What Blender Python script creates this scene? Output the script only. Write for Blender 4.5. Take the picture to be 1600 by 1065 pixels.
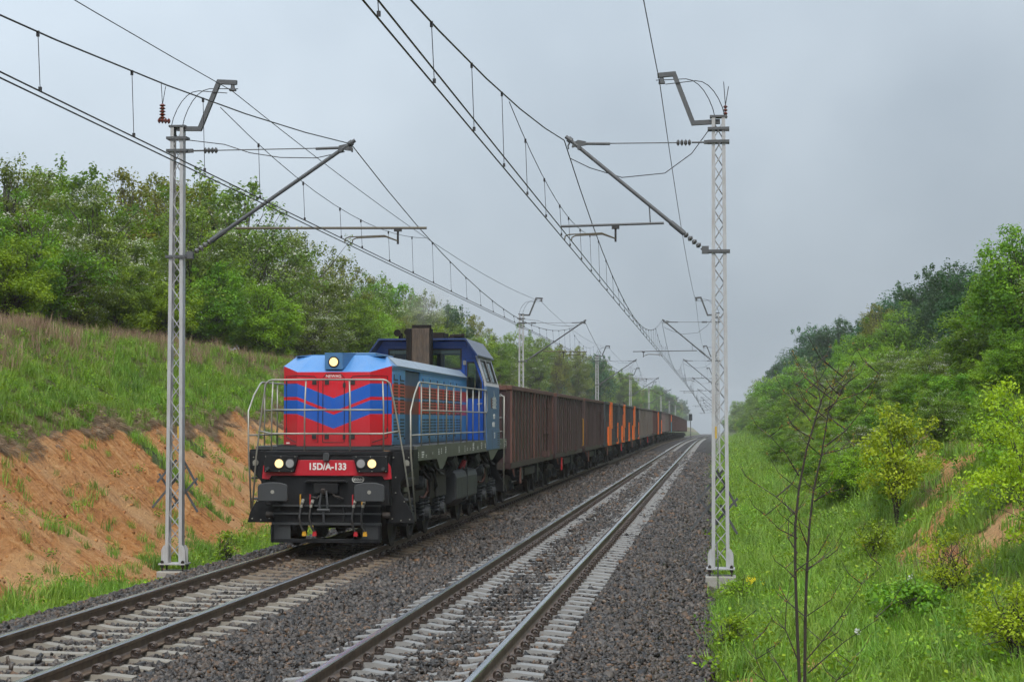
import bpy, bmesh, math, random
import numpy as np
from mathutils import Vector, Matrix
from mathutils.geometry import tessellate_polygon

for o in list(bpy.data.objects): bpy.data.objects.remove(o)
SC = bpy.context.scene
COL = SC.collection
R = math.radians
random.seed(7)
# ------------------------------------------------------------------ camera
cam = bpy.data.cameras.new('camera'); camo = bpy.data.objects.new('camera', cam); COL.objects.link(camo)
cam.sensor_width = 36; cam.lens = 64.2; cam.clip_start = .1; cam.clip_end = 4000
CAMZ = 2.33
camo.location = (0, 0, CAMZ); camo.rotation_euler = (R(90+2.489), 0, R(6.355))
SC.camera = camo
# ------------------------------------------------------------------ sky and light
W = bpy.data.worlds.new('World'); SC.world = W; W.use_nodes = True
nt = W.node_tree; nt.nodes.clear()
def wn(t, **k):
    n = nt.nodes.new(t)
    for a, b in k.items(): setattr(n, a, b)
    return n
SUN_EL, SUN_AZ = R(52), R(170)
sky = wn('ShaderNodeTexSky', sky_type='NISHITA'); sky.sun_disc = False
sky.sun_elevation = SUN_EL; sky.sun_rotation = SUN_AZ; sky.air_density = 1.2; sky.dust_density = 3.0
hs = wn('ShaderNodeHueSaturation'); hs.inputs['Saturation'].default_value = .35; hs.inputs['Value'].default_value = .08
mix = wn('ShaderNodeMix', data_type='RGBA'); mix.inputs[0].default_value = .88
tc = wn('ShaderNodeTexCoord'); nz = wn('ShaderNodeTexNoise'); nz.inputs['Scale'].default_value = 3.4; nz.inputs['Detail'].default_value = 4
cr = wn('ShaderNodeValToRGB')
cr.color_ramp.elements[0].position = .36; cr.color_ramp.elements[0].color = (.216, .258, .302, 1)
cr.color_ramp.elements[1].position = .64; cr.color_ramp.elements[1].color = (.306, .352, .398, 1)
bg = wn('ShaderNodeBackground'); bg.inputs['Strength'].default_value = 1.0
wo = wn('ShaderNodeOutputWorld')
nt.links.new(sky.outputs[0], hs.inputs['Color']); nt.links.new(hs.outputs[0], mix.inputs[6])
nt.links.new(tc.outputs['Generated'], nz.inputs['Vector']); nt.links.new(nz.outputs[0], cr.inputs[0]); nt.links.new(cr.outputs[0], mix.inputs[7])
# overcast luminance: zenith brighter than the horizon, a little brighter to the left, where the cloud is thinner
sx = wn('ShaderNodeSeparateXYZ'); nt.links.new(tc.outputs['Generated'], sx.inputs[0])
def wm(op, a, b, c=0.):
    n = wn('ShaderNodeMath', operation=op)
    for i, v in enumerate((a, b, c)):
        if isinstance(v, float): n.inputs[i].default_value = v
        else: nt.links.new(v, n.inputs[i])
    return n.outputs[0]
up = wm('MAXIMUM', sx.outputs[2], 0.); k1 = wm('MULTIPLY_ADD', up, 1.75, .78); k2 = wm('MULTIPLY_ADD', sx.outputs[0], -.42, .92)
vm = wn('ShaderNodeVectorMath', operation='SCALE'); nt.links.new(mix.outputs[2], vm.inputs[0]); nt.links.new(wm('MULTIPLY', k1, k2), vm.inputs['Scale'])
nt.links.new(vm.outputs[0], bg.inputs['Color']); nt.links.new(bg.outputs[0], wo.inputs['Surface'])
sl = bpy.data.lights.new('sun', 'SUN'); sl.energy = 1.5; sl.angle = R(28); sl.color = (1, .96, .9)
so = bpy.data.objects.new('sun', sl); COL.objects.link(so)
d = Vector((math.sin(SUN_AZ)*math.cos(SUN_EL), math.cos(SUN_AZ)*math.cos(SUN_EL), math.sin(SUN_EL)))
so.rotation_euler = d.to_track_quat('Z', 'Y').to_euler(); so.location = (0, -20, 60)
SC.view_settings.view_transform = 'Standard'; SC.view_settings.look = 'None'; SC.view_settings.gamma = 1
SC.view_settings.exposure = 1.0
SC.render.engine = 'CYCLES'
SC.cycles.use_denoising = True; SC.cycles.max_bounces = 6; SC.cycles.transparent_max_bounces = 10
SC.cycles.diffuse_bounces = 3; SC.cycles.glossy_bounces = 2; SC.cycles.transmission_bounces = 3; SC.cycles.volume_bounces = 1
SC.cycles.sample_clamp_indirect = 4; SC.cycles.adaptive_threshold = .03

# ------------------------------------------------------------------ node material helper
class NT:
    def __init__(s, name):
        s.m = bpy.data.materials.new(name); s.m.use_nodes = True; s.t = s.m.node_tree; s.t.nodes.clear()
        s.out = s.t.nodes.new('ShaderNodeOutputMaterial')
    def n(s, t, _in=None, **k):
        n = s.t.nodes.new(t)
        for a, b in k.items(): setattr(n, a, b)
        for a, b in (_in or {}).items(): s.set(n.inputs[a], b)
        return n
    def set(s, sock, v):
        if isinstance(v, bpy.types.NodeSocket): s.t.links.new(v, sock)
        elif isinstance(v, bpy.types.Node): s.t.links.new(v.outputs[0], sock)
        else: sock.default_value = v if not (isinstance(v, tuple) and len(v) == 3 and sock.type == 'RGBA') else (*v, 1)
    def math(s, op, a, b=0., c=0., clamp=False):
        n = s.n('ShaderNodeMath', operation=op, use_clamp=clamp)
        for i, v in enumerate((a, b, c)): s.set(n.inputs[i], v)
        return n.outputs[0]
    def mix(s, f, a, b, blend='MIX'):
        n = s.n('ShaderNodeMix', data_type='RGBA', blend_type=blend); s.set(n.inputs[0], f); s.set(n.inputs[6], a); s.set(n.inputs[7], b)
        return n.outputs[2]
    def noise(s, scale, detail=3, vec=None, rough=.55):
        n = s.n('ShaderNodeTexNoise'); n.inputs['Scale'].default_value = scale; n.inputs['Detail'].default_value = detail; n.inputs['Roughness'].default_value = rough
        if vec is not None: s.set(n.inputs['Vector'], vec)
        return n.outputs[0]
    def ramp(s, f, *st):
        n = s.n('ShaderNodeValToRGB'); e = n.color_ramp.elements
        while len(e) < len(st): e.new(.5)
        for i, (p, c) in enumerate(st): e[i].position = p; e[i].color = (*c, 1) if not isinstance(c, float) else (c, c, c, 1)
        s.set(n.inputs[0], f); return n.outputs[0]
    def obj(s): return s.n('ShaderNodeTexCoord').outputs['Object']
    def pos(s): return s.n('ShaderNodeNewGeometry').outputs['Position']
    def attr(s, name, out='Fac'): return s.n('ShaderNodeAttribute', attribute_name=name).outputs[out]
    def sep(s, v): return s.n('ShaderNodeSeparateXYZ', {'Vector': v}).outputs
    def mapscale(s, v, sc): n = s.n('ShaderNodeMapping', {'Vector': v}); n.inputs['Scale'].default_value = sc; return n.outputs[0]
    def bump(s, h, st, dist=.02): n = s.n('ShaderNodeBump', {'Height': h}); n.inputs['Strength'].default_value = st; n.inputs['Distance'].default_value = dist; return n.outputs[0]
    def bsdf(s, col, rough=.5, metal=0., spec=.5, bump=None, **k):
        b = s.n('ShaderNodeBsdfPrincipled'); s.set(b.inputs['Base Color'], col); s.set(b.inputs['Roughness'], rough); s.set(b.inputs['Metallic'], metal)
        s.set(b.inputs['Specular IOR Level'], spec)
        if bump is not None: s.set(b.inputs['Normal'], bump)
        for a, v in k.items(): s.set(b.inputs[a], v)
        s.t.links.new(b.outputs[0], s.out.inputs['Surface']); return b
M = {}
def paint(name, col, rough=.4, var=.25, dirt=(.05, .04, .03), dirtamt=.35, scale=3., metal=0., spec=.5, streak=True):
    t = NT(name); v = t.obj()
    a = t.noise(scale, 5, v); b = t.noise(scale*6, 3, t.mapscale(v, (3, 3, .25)) if streak else v)
    f = t.math('MULTIPLY', t.ramp(t.math('MULTIPLY_ADD', b, .6, t.math('MULTIPLY', a, .5)), (.42, 0.), (.75, 1.)), dirtamt)
    c2 = tuple(x*(1-var) for x in col)
    c = t.mix(t.noise(scale*.5, 2, v), c2, col)
    c = t.mix(f, c, dirt)
    t.bsdf(c, t.math('MULTIPLY_ADD', b, .25, rough-.1), metal, spec)
    M[name] = t.m; return t.m
paint('white_steel', (.42, .435, .45), .5, .2, (.20, .16, .12), .5)
paint('brown_paint', (.042, .013, .013), .55, .45, (.022, .014, .013), .7)  # wagon wall brown, darkened to paint in the shade between ribs
paint('rib_brown', (.085, .032, .027), .6, .4, (.05, .03, .026), .6)  # same brown lightened, so ribs look like edges catching light
paint('brown_paint_b', (.066, .034, .031), .6, .4, (.03, .02, .018), .7)  # umber rib tone, painted lighter than the shaded wall for the same effect
paint('rust_brown', (.13, .052, .037), .65, .35, (.06, .03, .02), .6)
paint('orange_paint', (.95, .16, .008), .45, .15, (.3, .07, .02), .25)
paint('black_paint', (.006, .007, .009), .55, .3, (.035, .031, .028), .3, spec=.22)
paint('wagon_black', (.03, .035, .042), .5, .3, (.06, .05, .045), .5)
paint('grey_wagon', (.16, .14, .12), .65, .3, (.06, .045, .035), .6)
paint('pink_wagon', (.24, .17, .16), .65, .3, (.08, .055, .045), .6)
paint('teal_paint', (.04, .3, .4), .6, .3)
paint('under_steel', (.022, .020, .019), .6, .4, (.075, .052, .036), .5, spec=.3)
paint('tank_grey', (.048, .052, .056), .5, .2, (.03, .028, .026), .5, spec=.3)
paint('olive_frame', (.10, .105, .085), .5, .2, (.05, .045, .035), .5)
paint('rail_pipe', (.36, .36, .32), .4, .2, (.22, .19, .13), .5, metal=.4)
paint('hood_light', (.05, .21, .50), .3, .15, (.3, .3, .3), .2)
paint('hood_grey', (.26, .33, .41), .35, .2, (.15, .15, .16), .4)
paint('cab_blue', (.004, .065, .36), .3, .2, (.01, .04, .16), .3)
paint('cab_side_blue', (.05, .14, .30), .45, .25, (.16, .15, .14), .4)
paint('roof_navy', (.012, .04, .15), .35, .3)
paint('roof_blue', (.09, .11, .16), .35, .3, (.04, .04, .05), .5)
paint('side_blue', (.04, .16, .35), .4, .2, (.12, .12, .12), .3)
paint('soot_stack', (.13, .09, .06), .75, .4, (.02, .015, .013), .95)
paint('soot_black', (.008, .007, .007), .8, .2, spec=.15)
paint('red_paint', (.46, .008, .022), .35, .15, (.1, .01, .01), .25)
paint('valve_red', (.5, .01, .02), .4); paint('valve_yellow', (.7, .36, .02), .4)
paint('rubber', (.01, .01, .011), .5)
paint('white_print', (.7, .7, .66), .6, .1, (.3, .3, .28), .3)
paint('concrete', (.34, .33, .30), .8, .25, (.16, .14, .11), .5, streak=False)
paint('insul_brown', (.16, .035, .02), .25); paint('insul_grey', (.10, .10, .10), .35)
paint('galv', (.11, .115, .12), .55, .3, (.05, .05, .05), .4, metal=.3)
paint('wire_dark', (.022, .022, .024), .5)
paint('wire_brown', (.10, .08, .045), .5)
paint('yellow_plate', (.55, .36, .03), .5)
paint('cab_interior', (.12, .12, .115), .7)
paint('seam_black', (.012, .012, .014), .5)
paint('clip_steel', (.075, .07, .066), .32, .3, (.16, .07, .03), .4, metal=.5)
def emit(name, col, st):
    t = NT(name); e = t.n('ShaderNodeEmission'); t.set(e.inputs[0], col); e.inputs[1].default_value = st
    v = t.obj(); t.t.links.new(e.outputs[0], t.out.inputs[0]); M[name] = t.m; t.m.cycles.emission_sampling = 'NONE'
emit('lamp_lit', (1, .66, .26), 1.15)
t = NT('lamp_glass'); t.bsdf((.3, .31, .32), .2, .3); M['lamp_glass'] = t.m
t = NT('window_glass'); g = t.n('ShaderNodeBsdfGlossy'); g.inputs['Roughness'].default_value = .03; g.inputs['Color'].default_value = (.85, .9, .9, 1)
tr = t.n('ShaderNodeBsdfTransparent'); tr.inputs[0].default_value = (.80, .86, .82, 1)
fr = t.n('ShaderNodeFresnel'); fr.inputs[0].default_value = 1.5
ms = t.n('ShaderNodeMixShader'); t.set(ms.inputs[0], t.math('MULTIPLY_ADD', fr.outputs[0], .7, .0)); t.t.links.new(tr.outputs[0], ms.inputs[1]); t.t.links.new(g.outputs[0], ms.inputs[2])
t.t.links.new(ms.outputs[0], t.out.inputs[0]); M['window_glass'] = t.m
# nose with chevrons, and hood flank with bands (paint pattern in the locomotive's own coordinates)
def band_mat(name, outer, inner, vee, dirtamt):
    t = NT(name); v = t.obj(); x, y, z = t.sep(v)
    if vee:
        k = t.math('SUBTRACT', 1., t.math('DIVIDE', t.math('ABSOLUTE', x), .69)); k = t.math('MAXIMUM', k, 0.)
        z = t.math('MULTIPLY_ADD', k, .27, z)
    inb = t.math('MULTIPLY', t.math('GREATER_THAN', z, 2.45), t.math('LESS_THAN', z, 3.01))
    st = t.math('MULTIPLY', t.math('GREATER_THAN', z, 2.705), t.math('LESS_THAN', z, 2.765))
    f = t.math('MULTIPLY', inb, t.math('SUBTRACT', 1., st))
    c = t.mix(f, outer, inner)
    nzv = t.noise(2.5, 5, v); st2 = t.noise(9, 3, t.mapscale(v, (3, 3, .2)))
    d_ = t.math('MULTIPLY', t.ramp(t.math('MULTIPLY_ADD', st2, .6, t.math('MULTIPLY', nzv, .5)), (.45, 0.), (.8, 1.)), dirtamt)
    c = t.mix(d_, c, (.12, .11, .11))
    low = t.ramp(t.math('ADD', t.sep(v)[2], t.math('MULTIPLY', nzv, .5)), (0., 1.), (1., 1.))
    gr = t.n('ShaderNodeMapRange', {0: t.math('ADD', t.sep(v)[2], t.math('MULTIPLY', st2, .5))}); gr.inputs[1].default_value = 2.05; gr.inputs[2].default_value = 2.6; gr.inputs[3].default_value = .35; gr.inputs[4].default_value = 0.
    c = t.mix(gr.outputs[0], c, (.06, .045, .035))
    t.bsdf(c, t.math('MULTIPLY_ADD', nzv, .2, .25)); M[name] = t.m
band_mat('nose_paint', (.52, .006, .018), (.003, .085, .42), True, .2)
band_mat('flank_paint', (.055, .23, .49), (.54, .055, .04), False, .22)
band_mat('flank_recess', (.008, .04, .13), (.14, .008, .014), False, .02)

# rail, sleepers, ballast, ground
t = NT('rail_side'); v = t.pos(); a = t.noise(2.2, 4, t.mapscale(v, (1, 1, 1))); b = t.noise(14, 3, t.mapscale(v, (1, .6, .1)))
c = t.ramp(t.math('MULTIPLY_ADD', b, .6, t.math('MULTIPLY', a, .4)), (.35, (.06, .042, .030)), (.55, (.13, .09, .062)), (.8, (.20, .135, .085)))
t.bsdf(c, .5, .15, .4, t.bump(b, .2)); M['rail_side'] = t.m
t = NT('rail_top'); v = t.pos(); a = t.noise(3, 4, t.mapscale(v, (8, .15, 1)))
t.bsdf(t.ramp(a, (.3, (.30, .32, .34)), (.7, (.50, .52, .54))), t.math('MULTIPLY_ADD', a, .2, .12), .85); M['rail_top'] = t.m
def sleeper_mat(name, base, stain, amt):
    t = NT(name); v = t.pos(); x, y, z = t.sep(v); a = t.noise(7, 5, v); b = t.noise(.35, 2, v)
    rnd = t.n('ShaderNodeObjectInfo').outputs['Random']
    c = t.mix(a, tuple(q*.72 for q in base), base)
    c = t.mix(t.math('MULTIPLY', rnd, .35), c, tuple(q*.6 for q in base))
    c = t.mix(t.math('MULTIPLY', t.ramp(t.math('ADD', t.math('MULTIPLY', y, .03), t.math('MULTIPLY', a, .25)), (amt[0], 0.), (amt[1], 1.)), .8), c, stain)
    t.bsdf(c, t.math('MULTIPLY_ADD', a, .3, .4), 0, .5, t.bump(t.noise(60, 3, v), .25)); M[name] = t.m
sleeper_mat('sleeper_left', (.24, .215, .175), (.12, .08, .045), (.95, 1.35))
sleeper_mat('sleeper_right', (.225, .22, .21), (.3, .3, .3), (5., 6.))
t = NT('stone'); rv = t.attr('tint'); v = t.pos()
c = t.ramp(rv, (0., (.012, .0105, .0095)), (.30, (.029, .024, .021)), (.55, (.055, .045, .038)), (.78, (.088, .073, .061)), (.86, (.062, .044, .032)), (.94, (.085, .055, .035)), (.985, (.13, .07, .035)), (1., (.17, .15, .125)))
px_, py_, pz_ = t.sep(v); near = t.n('ShaderNodeMapRange', {0: t.math('ABSOLUTE', t.math('ADD', px_, 6.98))}); near.inputs[1].default_value = 1.5; near.inputs[2].default_value = .9; far_ = t.n('ShaderNodeMapRange', {0: py_}); far_.inputs[1].default_value = 27.; far_.inputs[2].default_value = 36.
c = t.mix(t.math('MULTIPLY', t.math('MULTIPLY', near.outputs[0], far_.outputs[0]), t.math('MULTIPLY_ADD', t.noise(2.5, 3, v), .8, .1)), c, (.085, .055, .03))
t.bsdf(c, t.math('MULTIPLY_ADD', t.noise(30, 2, v), .5, .2), 0, .38); M['stone'] = t.m
t = NT('ballast_base'); v = t.pos(); vo = t.n('ShaderNodeTexVoronoi'); vo.inputs['Scale'].default_value = 17; t.set(vo.inputs['Vector'], v)
c = t.ramp(t.sep(vo.outputs['Color'])[0], (0., (.006, .005, .005)), (.5, (.020, .017, .015)), (.85, (.042, .034, .029)), (.95, (.07, .038, .021)), (1., (.11, .09, .075)))
t.bsdf(c, .65, 0, .22, t.bump(vo.outputs['Distance'], 1., .06)); M['ballast_base'] = t.m
t = NT('ground'); v = t.pos()
sa = t.attr('sand'); dk = t.attr('dry')
n1 = t.noise(1.3, 6, v); n2 = t.noise(9, 5, v, .7); n3 = t.noise(40, 3, v)
streak = t.noise(5, 4, t.mapscale(v, (.35, 1.6, .35)))
sandc = t.ramp(t.math('MULTIPLY_ADD', n2, .5, t.math('MULTIPLY', streak, .5)), (.34, (.27, .085, .022)), (.49, (.60, .265, .085)), (.68, (.78, .46, .21)))
sandc = t.mix(t.math('MULTIPLY', t.ramp(n1, (.5, 0.), (.68, 1.)), .5), sandc, (.46, .20, .075))
clod = t.noise(16, 4, t.mapscale(v, (.8, 1.3, 1)), .75)
pale = t.noise(.45, 4, v)
sandc = t.mix(t.math('MULTIPLY', t.ramp(pale, (.46, 0.), (.60, 1.)), .5), sandc, (.76, .49, .25))
sandc = t.mix(t.math('MULTIPLY', t.ramp(clod, (.63, 0.), (.70, 1.)), .7), sandc, (.13, .065, .03))
soil = t.ramp(n2, (.3, (.05, .065, .016)), (.6, (.10, .125, .03)), (.8, (.16, .14, .07)))
soil = t.mix(dk, soil, (.22, .15, .085))
f = t.ramp(t.math('ADD', sa, t.math('MULTIPLY_ADD', n2, .5, -.25)), (.42, 0.), (.58, 1.))
t.bsdf(t.mix(f, soil, sandc), .85, 0, .25, t.bump(t.math('MULTIPLY_ADD', n3, .35, t.math('ADD', t.math('SUBTRACT', n2, t.math('MULTIPLY', clod, .8)), t.math('MULTIPLY', streak, .5))), 1., .2)); M['ground'] = t.m

def leafmat(name, dark, mid, light, blossom=None, transl=.35):
    t = NT(name); tint = t.attr('tint'); rnd = t.n('ShaderNodeObjectInfo').outputs['Random']
    c = t.ramp(tint, (0., dark), (.5, mid), (1., light))
    h = t.n('ShaderNodeHueSaturation'); t.set(h.inputs['Color'], c); t.set(h.inputs['Hue'], t.math('MULTIPLY_ADD', rnd, .035, .482)); t.set(h.inputs['Value'], t.math('MULTIPLY_ADD', rnd, .4, .8))
    c = h.outputs[0]
    if 'grass' in name:
        v = t.n('ShaderNodeObjectInfo').outputs['Location']
        c = t.mix(t.ramp(t.noise(.55, 4, v), (.40, 0.), (.62, 1.)), c, t.mix(.55, c, (.22, .31, .04)))
        c = t.mix(t.math('MULTIPLY', t.ramp(t.noise(.9, 3, t.mapscale(v, (1, 1, 3))), (.52, 0.), (.66, 1.)), .6), c, (.035, .11, .018))
    if blossom: c = t.mix(t.math('GREATER_THAN', t.attr('flower'), .5), c, blossom)
    b = t.bsdf(c, .5, 0, .3)
    tl = t.n('ShaderNodeBsdfTranslucent'); t.set(tl.inputs[0], t.mix(.5, c, light)); ms = t.n('ShaderNodeMixShader'); ms.inputs[0].default_value = transl
    t.t.links.new(b.outputs[0], ms.inputs[1]); t.t.links.new(tl.outputs[0], ms.inputs[2]); t.t.links.new(ms.outputs[0], t.out.inputs[0]); M[name] = t.m
leafmat('leaf_green', (.03, .075, .004), (.10, .215, .008), (.27, .42, .02))
leafmat('leaf_dark', (.012, .045, .012), (.028, .090, .022), (.065, .16, .04))
leafmat('leaf_yellow', (.15, .24, .006), (.29, .42, .010), (.46, .58, .02))
leafmat('leaf_hawthorn', (.045, .080, .006), (.11, .18, .014), (.24, .32, .035), (.56, .57, .46))
leafmat('leaf_olive', (.075, .095, .008), (.15, .17, .012), (.25, .26, .02))
leafmat('leaf_fresh', (.09, .17, .006), (.18, .31, .010), (.32, .46, .02))
leafmat('leaf_bronze', (.08, .05, .02), (.16, .09, .03), (.22, .14, .04))
leafmat('grass_leaf', (.07, .165, .014), (.155, .31, .022), (.29, .43, .06), None, .3)
leafmat('dry_leaf', (.17, .11, .065), (.27, .17, .11), (.38, .27, .17), None, .3)
leafmat('root_leaf', (.14, .10, .06), (.24, .17, .105), (.34, .25, .16), None, .2)
leafmat('petal_yellow', (.7, .5, .01), (.8, .6, .02), (.85, .65, .03))
leafmat('petal_white', (.6, .6, .55), (.7, .7, .66), (.8, .8, .76))
paint('bark', (.09, .075, .06), .85, .4, (.03, .025, .02), .5, 4)
paint('bark_sapling', (.042, .029, .024), .7, .4, (.02, .016, .013), .5, 8)

# ------------------------------------------------------------------ mesh helpers
class MB:
    def __init__(s): s.v = []; s.f = []; s.mi = []
    def add(s, vs, fs, mi=0):
        b = len(s.v); s.v.extend(tuple(map(float, q)) for q in vs); s.f.extend([tuple(i+b for i in q) for q in fs]); s.mi.extend([mi]*len(fs)); return s
    def box(s, x0, x1, y0, y1, z0, z1, mi=0):
        return s.add([(x0,y0,z0),(x1,y0,z0),(x1,y1,z0),(x0,y1,z0),(x0,y0,z1),(x1,y0,z1),(x1,y1,z1),(x0,y1,z1)],
                     [(0,3,2,1),(4,5,6,7),(0,1,5,4),(1,2,6,5),(2,3,7,6),(3,0,4,7)], mi)
    def prism(s, poly, axis, a, b, mi=0):
        # poly: list of 2D points; axis 'x': (y,z), 'y': (x,z), 'z': (x,y)
        n = len(poly)
        def P(q, t): return {'x': (t, q[0], q[1]), 'y': (q[0], t, q[1]), 'z': (q[0], q[1], t)}[axis]
        vs = [P(q, a) for q in poly]+[P(q, b) for q in poly]
        ar = sum(poly[i][0]*poly[(i+1) % n][1]-poly[(i+1) % n][0]*poly[i][1] for i in range(n))
        fl = (ar > 0) ^ (axis == 'y') ^ (b < a)
        f = [tuple(range(n))[::-1], tuple(range(n, 2*n))] + [(i, (i+1) % n, n+(i+1) % n, n+i) for i in range(n)]
        if not fl: f = [q[::-1] for q in f]
        return s.add(vs, f, mi)
    def tube(s, path, r, n=8, mi=0, cap=True, closed=False):
        P = [Vector(q) for q in path]; m = len(P); rr = r if isinstance(r, (list, tuple)) else [r]*m
        vs = []; fs = []; up = None
        for i, q in enumerate(P):
            if closed: tg = (P[(i+1) % m]-P[i-1])
            else: tg = (P[min(i+1, m-1)]-P[max(i-1, 0)])
            if tg.length < 1e-9: tg = Vector((0, 0, 1))
            tg.normalize()
            if up is None:
                up = Vector((0, 0, 1)) if abs(tg.z) < .9 else Vector((1, 0, 0))
            a = tg.cross(up)
            if a.length < 1e-6: a = tg.orthogonal()
            a.normalize(); b = a.cross(tg).normalized(); up = b
            for k in range(n):
                an = 2*math.pi*k/n; vs.append(q+a*(rr[i]*math.cos(an))+b*(rr[i]*math.sin(an)))
        for i in range(m if closed else m-1):
            j = (i+1) % m
            for k in range(n): fs.append((i*n+k, i*n+(k+1) % n, j*n+(k+1) % n, j*n+k))
        if cap and not closed: fs += [tuple(range(n))[::-1], tuple(range((m-1)*n, m*n))]
        return s.add(vs, fs, mi)
    def cyl(s, p0, p1, r0, r1=None, n=12, mi=0):
        return s.tube([p0, p1], [r0, r0 if r1 is None else r1], n, mi)
    def holes(s, outer, holes, fn, mi=0):
        # flat plate with openings; fn(u, v, side) -> 3D, side 0 front 1 back
        loops = [outer]+list(holes)
        tris = tessellate_polygon([[Vector((u, v, 0)) for u, v in l] for l in loops])
        flat = [q for l in loops for q in l]; n = len(flat)
        vs = [fn(u, v, 0) for u, v in flat]+[fn(u, v, 1) for u, v in flat]
        fs = [tuple(t_) for t_ in tris]+[tuple(i+n for i in t_[::-1]) for t_ in tris]
        o = 0
        for l in loops:
            for i in range(len(l)): j = (i+1) % len(l); fs.append((o+i, o+j, n+o+j, n+o+i))
            o += len(l)
        return s.add(vs, fs, mi)
    def mesh(s, name, mats):
        me = bpy.data.meshes.new(name); me.from_pydata(s.v, [], s.f)
        for m in (mats if isinstance(mats, (list, tuple)) else [mats]): me.materials.append(M[m] if isinstance(m, str) else m)
        if any(s.mi): me.polygons.foreach_set('material_index', s.mi)
        bm = bmesh.new(); bm.from_mesh(me); bmesh.ops.recalc_face_normals(bm, faces=bm.faces); bm.to_mesh(me); bm.free()
        me.update(); return me
    def build(s, name, mats, parent=None, bevel=0, smooth=False, loc=None):
        me = s.mesh(name, mats); o = bpy.data.objects.new(name, me); COL.objects.link(o)
        if parent: o.parent = parent
        if loc: o.location = loc
        if bevel:
            b = o.modifiers.new('bevel', 'BEVEL'); b.width = bevel; b.segments = 2; b.limit_method = 'ANGLE'; b.angle_limit = R(40)
        if smooth: me.polygons.foreach_set('use_smooth', [True]*len(me.polygons))
        return o
def npmesh(name, V, F, mat, attrs=None, smooth=False):
    # V (n,3); F (m,3) or (m,4)
    me = bpy.data.meshes.new(name); k = F.shape[1]
    me.vertices.add(len(V)); me.vertices.foreach_set('co', np.ascontiguousarray(V, dtype=np.float32).ravel())
    me.loops.add(F.size); me.loops.foreach_set('vertex_index', np.ascontiguousarray(F, dtype=np.int32).ravel())
    me.polygons.add(len(F)); me.polygons.foreach_set('loop_start', np.arange(0, F.size, k, dtype=np.int32))
    if smooth: me.polygons.foreach_set('use_smooth', np.ones(len(F), dtype=bool))
    me.update(calc_edges=True)
    for nm, a in (attrs or {}).items():
        at = me.attributes.new(nm, 'FLOAT', 'POINT'); at.data.foreach_set('value', np.ascontiguousarray(a, dtype=np.float32))
    if mat: me.materials.append(M[mat] if isinstance(mat, str) else mat)
    return me
def link(name, me, parent=None, loc=None):
    o = bpy.data.objects.new(name, me); COL.objects.link(o)
    if parent: o.parent = parent
    if loc is not None: o.location = loc
    return o
def tag(o, label=None, cat=None, group=None, kind=None):
    if label: o['label'] = label
    if cat: o['category'] = cat
    if group: o['group'] = group
    if kind: o['kind'] = kind
    return o
def empty(name, loc=(0, 0, 0)):
    o = bpy.data.objects.new(name, None); COL.objects.link(o); o.location = loc; o.empty_display_size = .3; return o
def copy_tree(o, parent=None):
    c = o.copy(); COL.objects.link(c); c.parent = parent
    for ch in list(o.children): copy_tree(ch, c)
    return c
ORD = ['zeroth', 'first', 'second', 'third', 'fourth', 'fifth', 'sixth', 'seventh', 'eighth', 'ninth', 'tenth', 'eleventh', 'twelfth', 'thirteenth', 'fourteenth', 'fifteenth', 'sixteenth',
       'seventeenth', 'eighteenth', 'nineteenth', 'twentieth', 'twenty-first', 'twenty-second', 'twenty-third', 'twenty-fourth', 'twenty-fifth', 'twenty-sixth', 'twenty-seventh', 'twenty-eighth', 'twenty-ninth', 'thirtieth']
ORD += [f'{t_}-{u_}' for t_ in ('thirty', 'forty') for u_ in ('first', 'second', 'third', 'fourth', 'fifth', 'sixth', 'seventh', 'eighth', 'ninth')]; ORD.insert(40, 'fortieth')
def text(name, body, size, loc, rz, mat, parent, ext=.003, sx=1., bold=0.):
    cu = bpy.data.curves.new(name, 'FONT'); cu.body = body; cu.size = size; cu.align_x = 'CENTER'; cu.align_y = 'CENTER'; cu.extrude = ext; cu.offset = bold
    to = bpy.data.objects.new(name, cu); COL.objects.link(to)
    me = bpy.data.meshes.new_from_object(to.evaluated_get(bpy.context.evaluated_depsgraph_get()))
    bpy.data.objects.remove(to); bpy.data.curves.remove(cu)
    me.transform(Matrix.Rotation(rz, 4, 'Z') @ Matrix.Rotation(R(90), 4, 'X') @ Matrix.Diagonal((sx, 1, 1, 1)))
    me.materials.clear(); me.materials.append(M[mat]); me.name = name
    return link(name, me, parent, loc)

# smooth value noise for terrain
_rs = np.random.RandomState(11); _tab = _rs.rand(256, 256)
def vnoise(x, y):
    xi = np.floor(x).astype(int); yi = np.floor(y).astype(int); fx = x-xi; fy = y-yi
    fx = fx*fx*(3-2*fx); fy = fy*fy*(3-2*fy)
    g = lambda i, j: _tab[i % 256, j % 256]
    return (g(xi, yi)*(1-fx)+g(xi+1, yi)*fx)*(1-fy)+(g(xi, yi+1)*(1-fx)+g(xi+1, yi+1)*fx)*fy
def fbm(x, y, o=4):
    s = 0; a = .5
    for i in range(o): s = s+a*vnoise(x*2**i+17*i, y*2**i+31*i); a *= .5
    return s/(1-.5**o)
X1, X2, SPAN, MY0 = -6.98, -2.97, 62.5, 34.0
def zt(y):   # the line falls away at 6.6 per mille beyond about 215 m
    y = np.asarray(y, float); return -.0066*20*np.logaddexp(0, (y-215)/20)
PX = np.array([-600, -160, -60, -40, -24, -20.5, -18, -16.2, -14.75, -14.25, -13.5, -11.6, -10.9, -10.3, -9.5, -9., .0, .4, 2.2, 3.0, 4.0, 5.0, 6.0, 8.0, 10., 12., 16., 30., 60, 160, 600])
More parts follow.
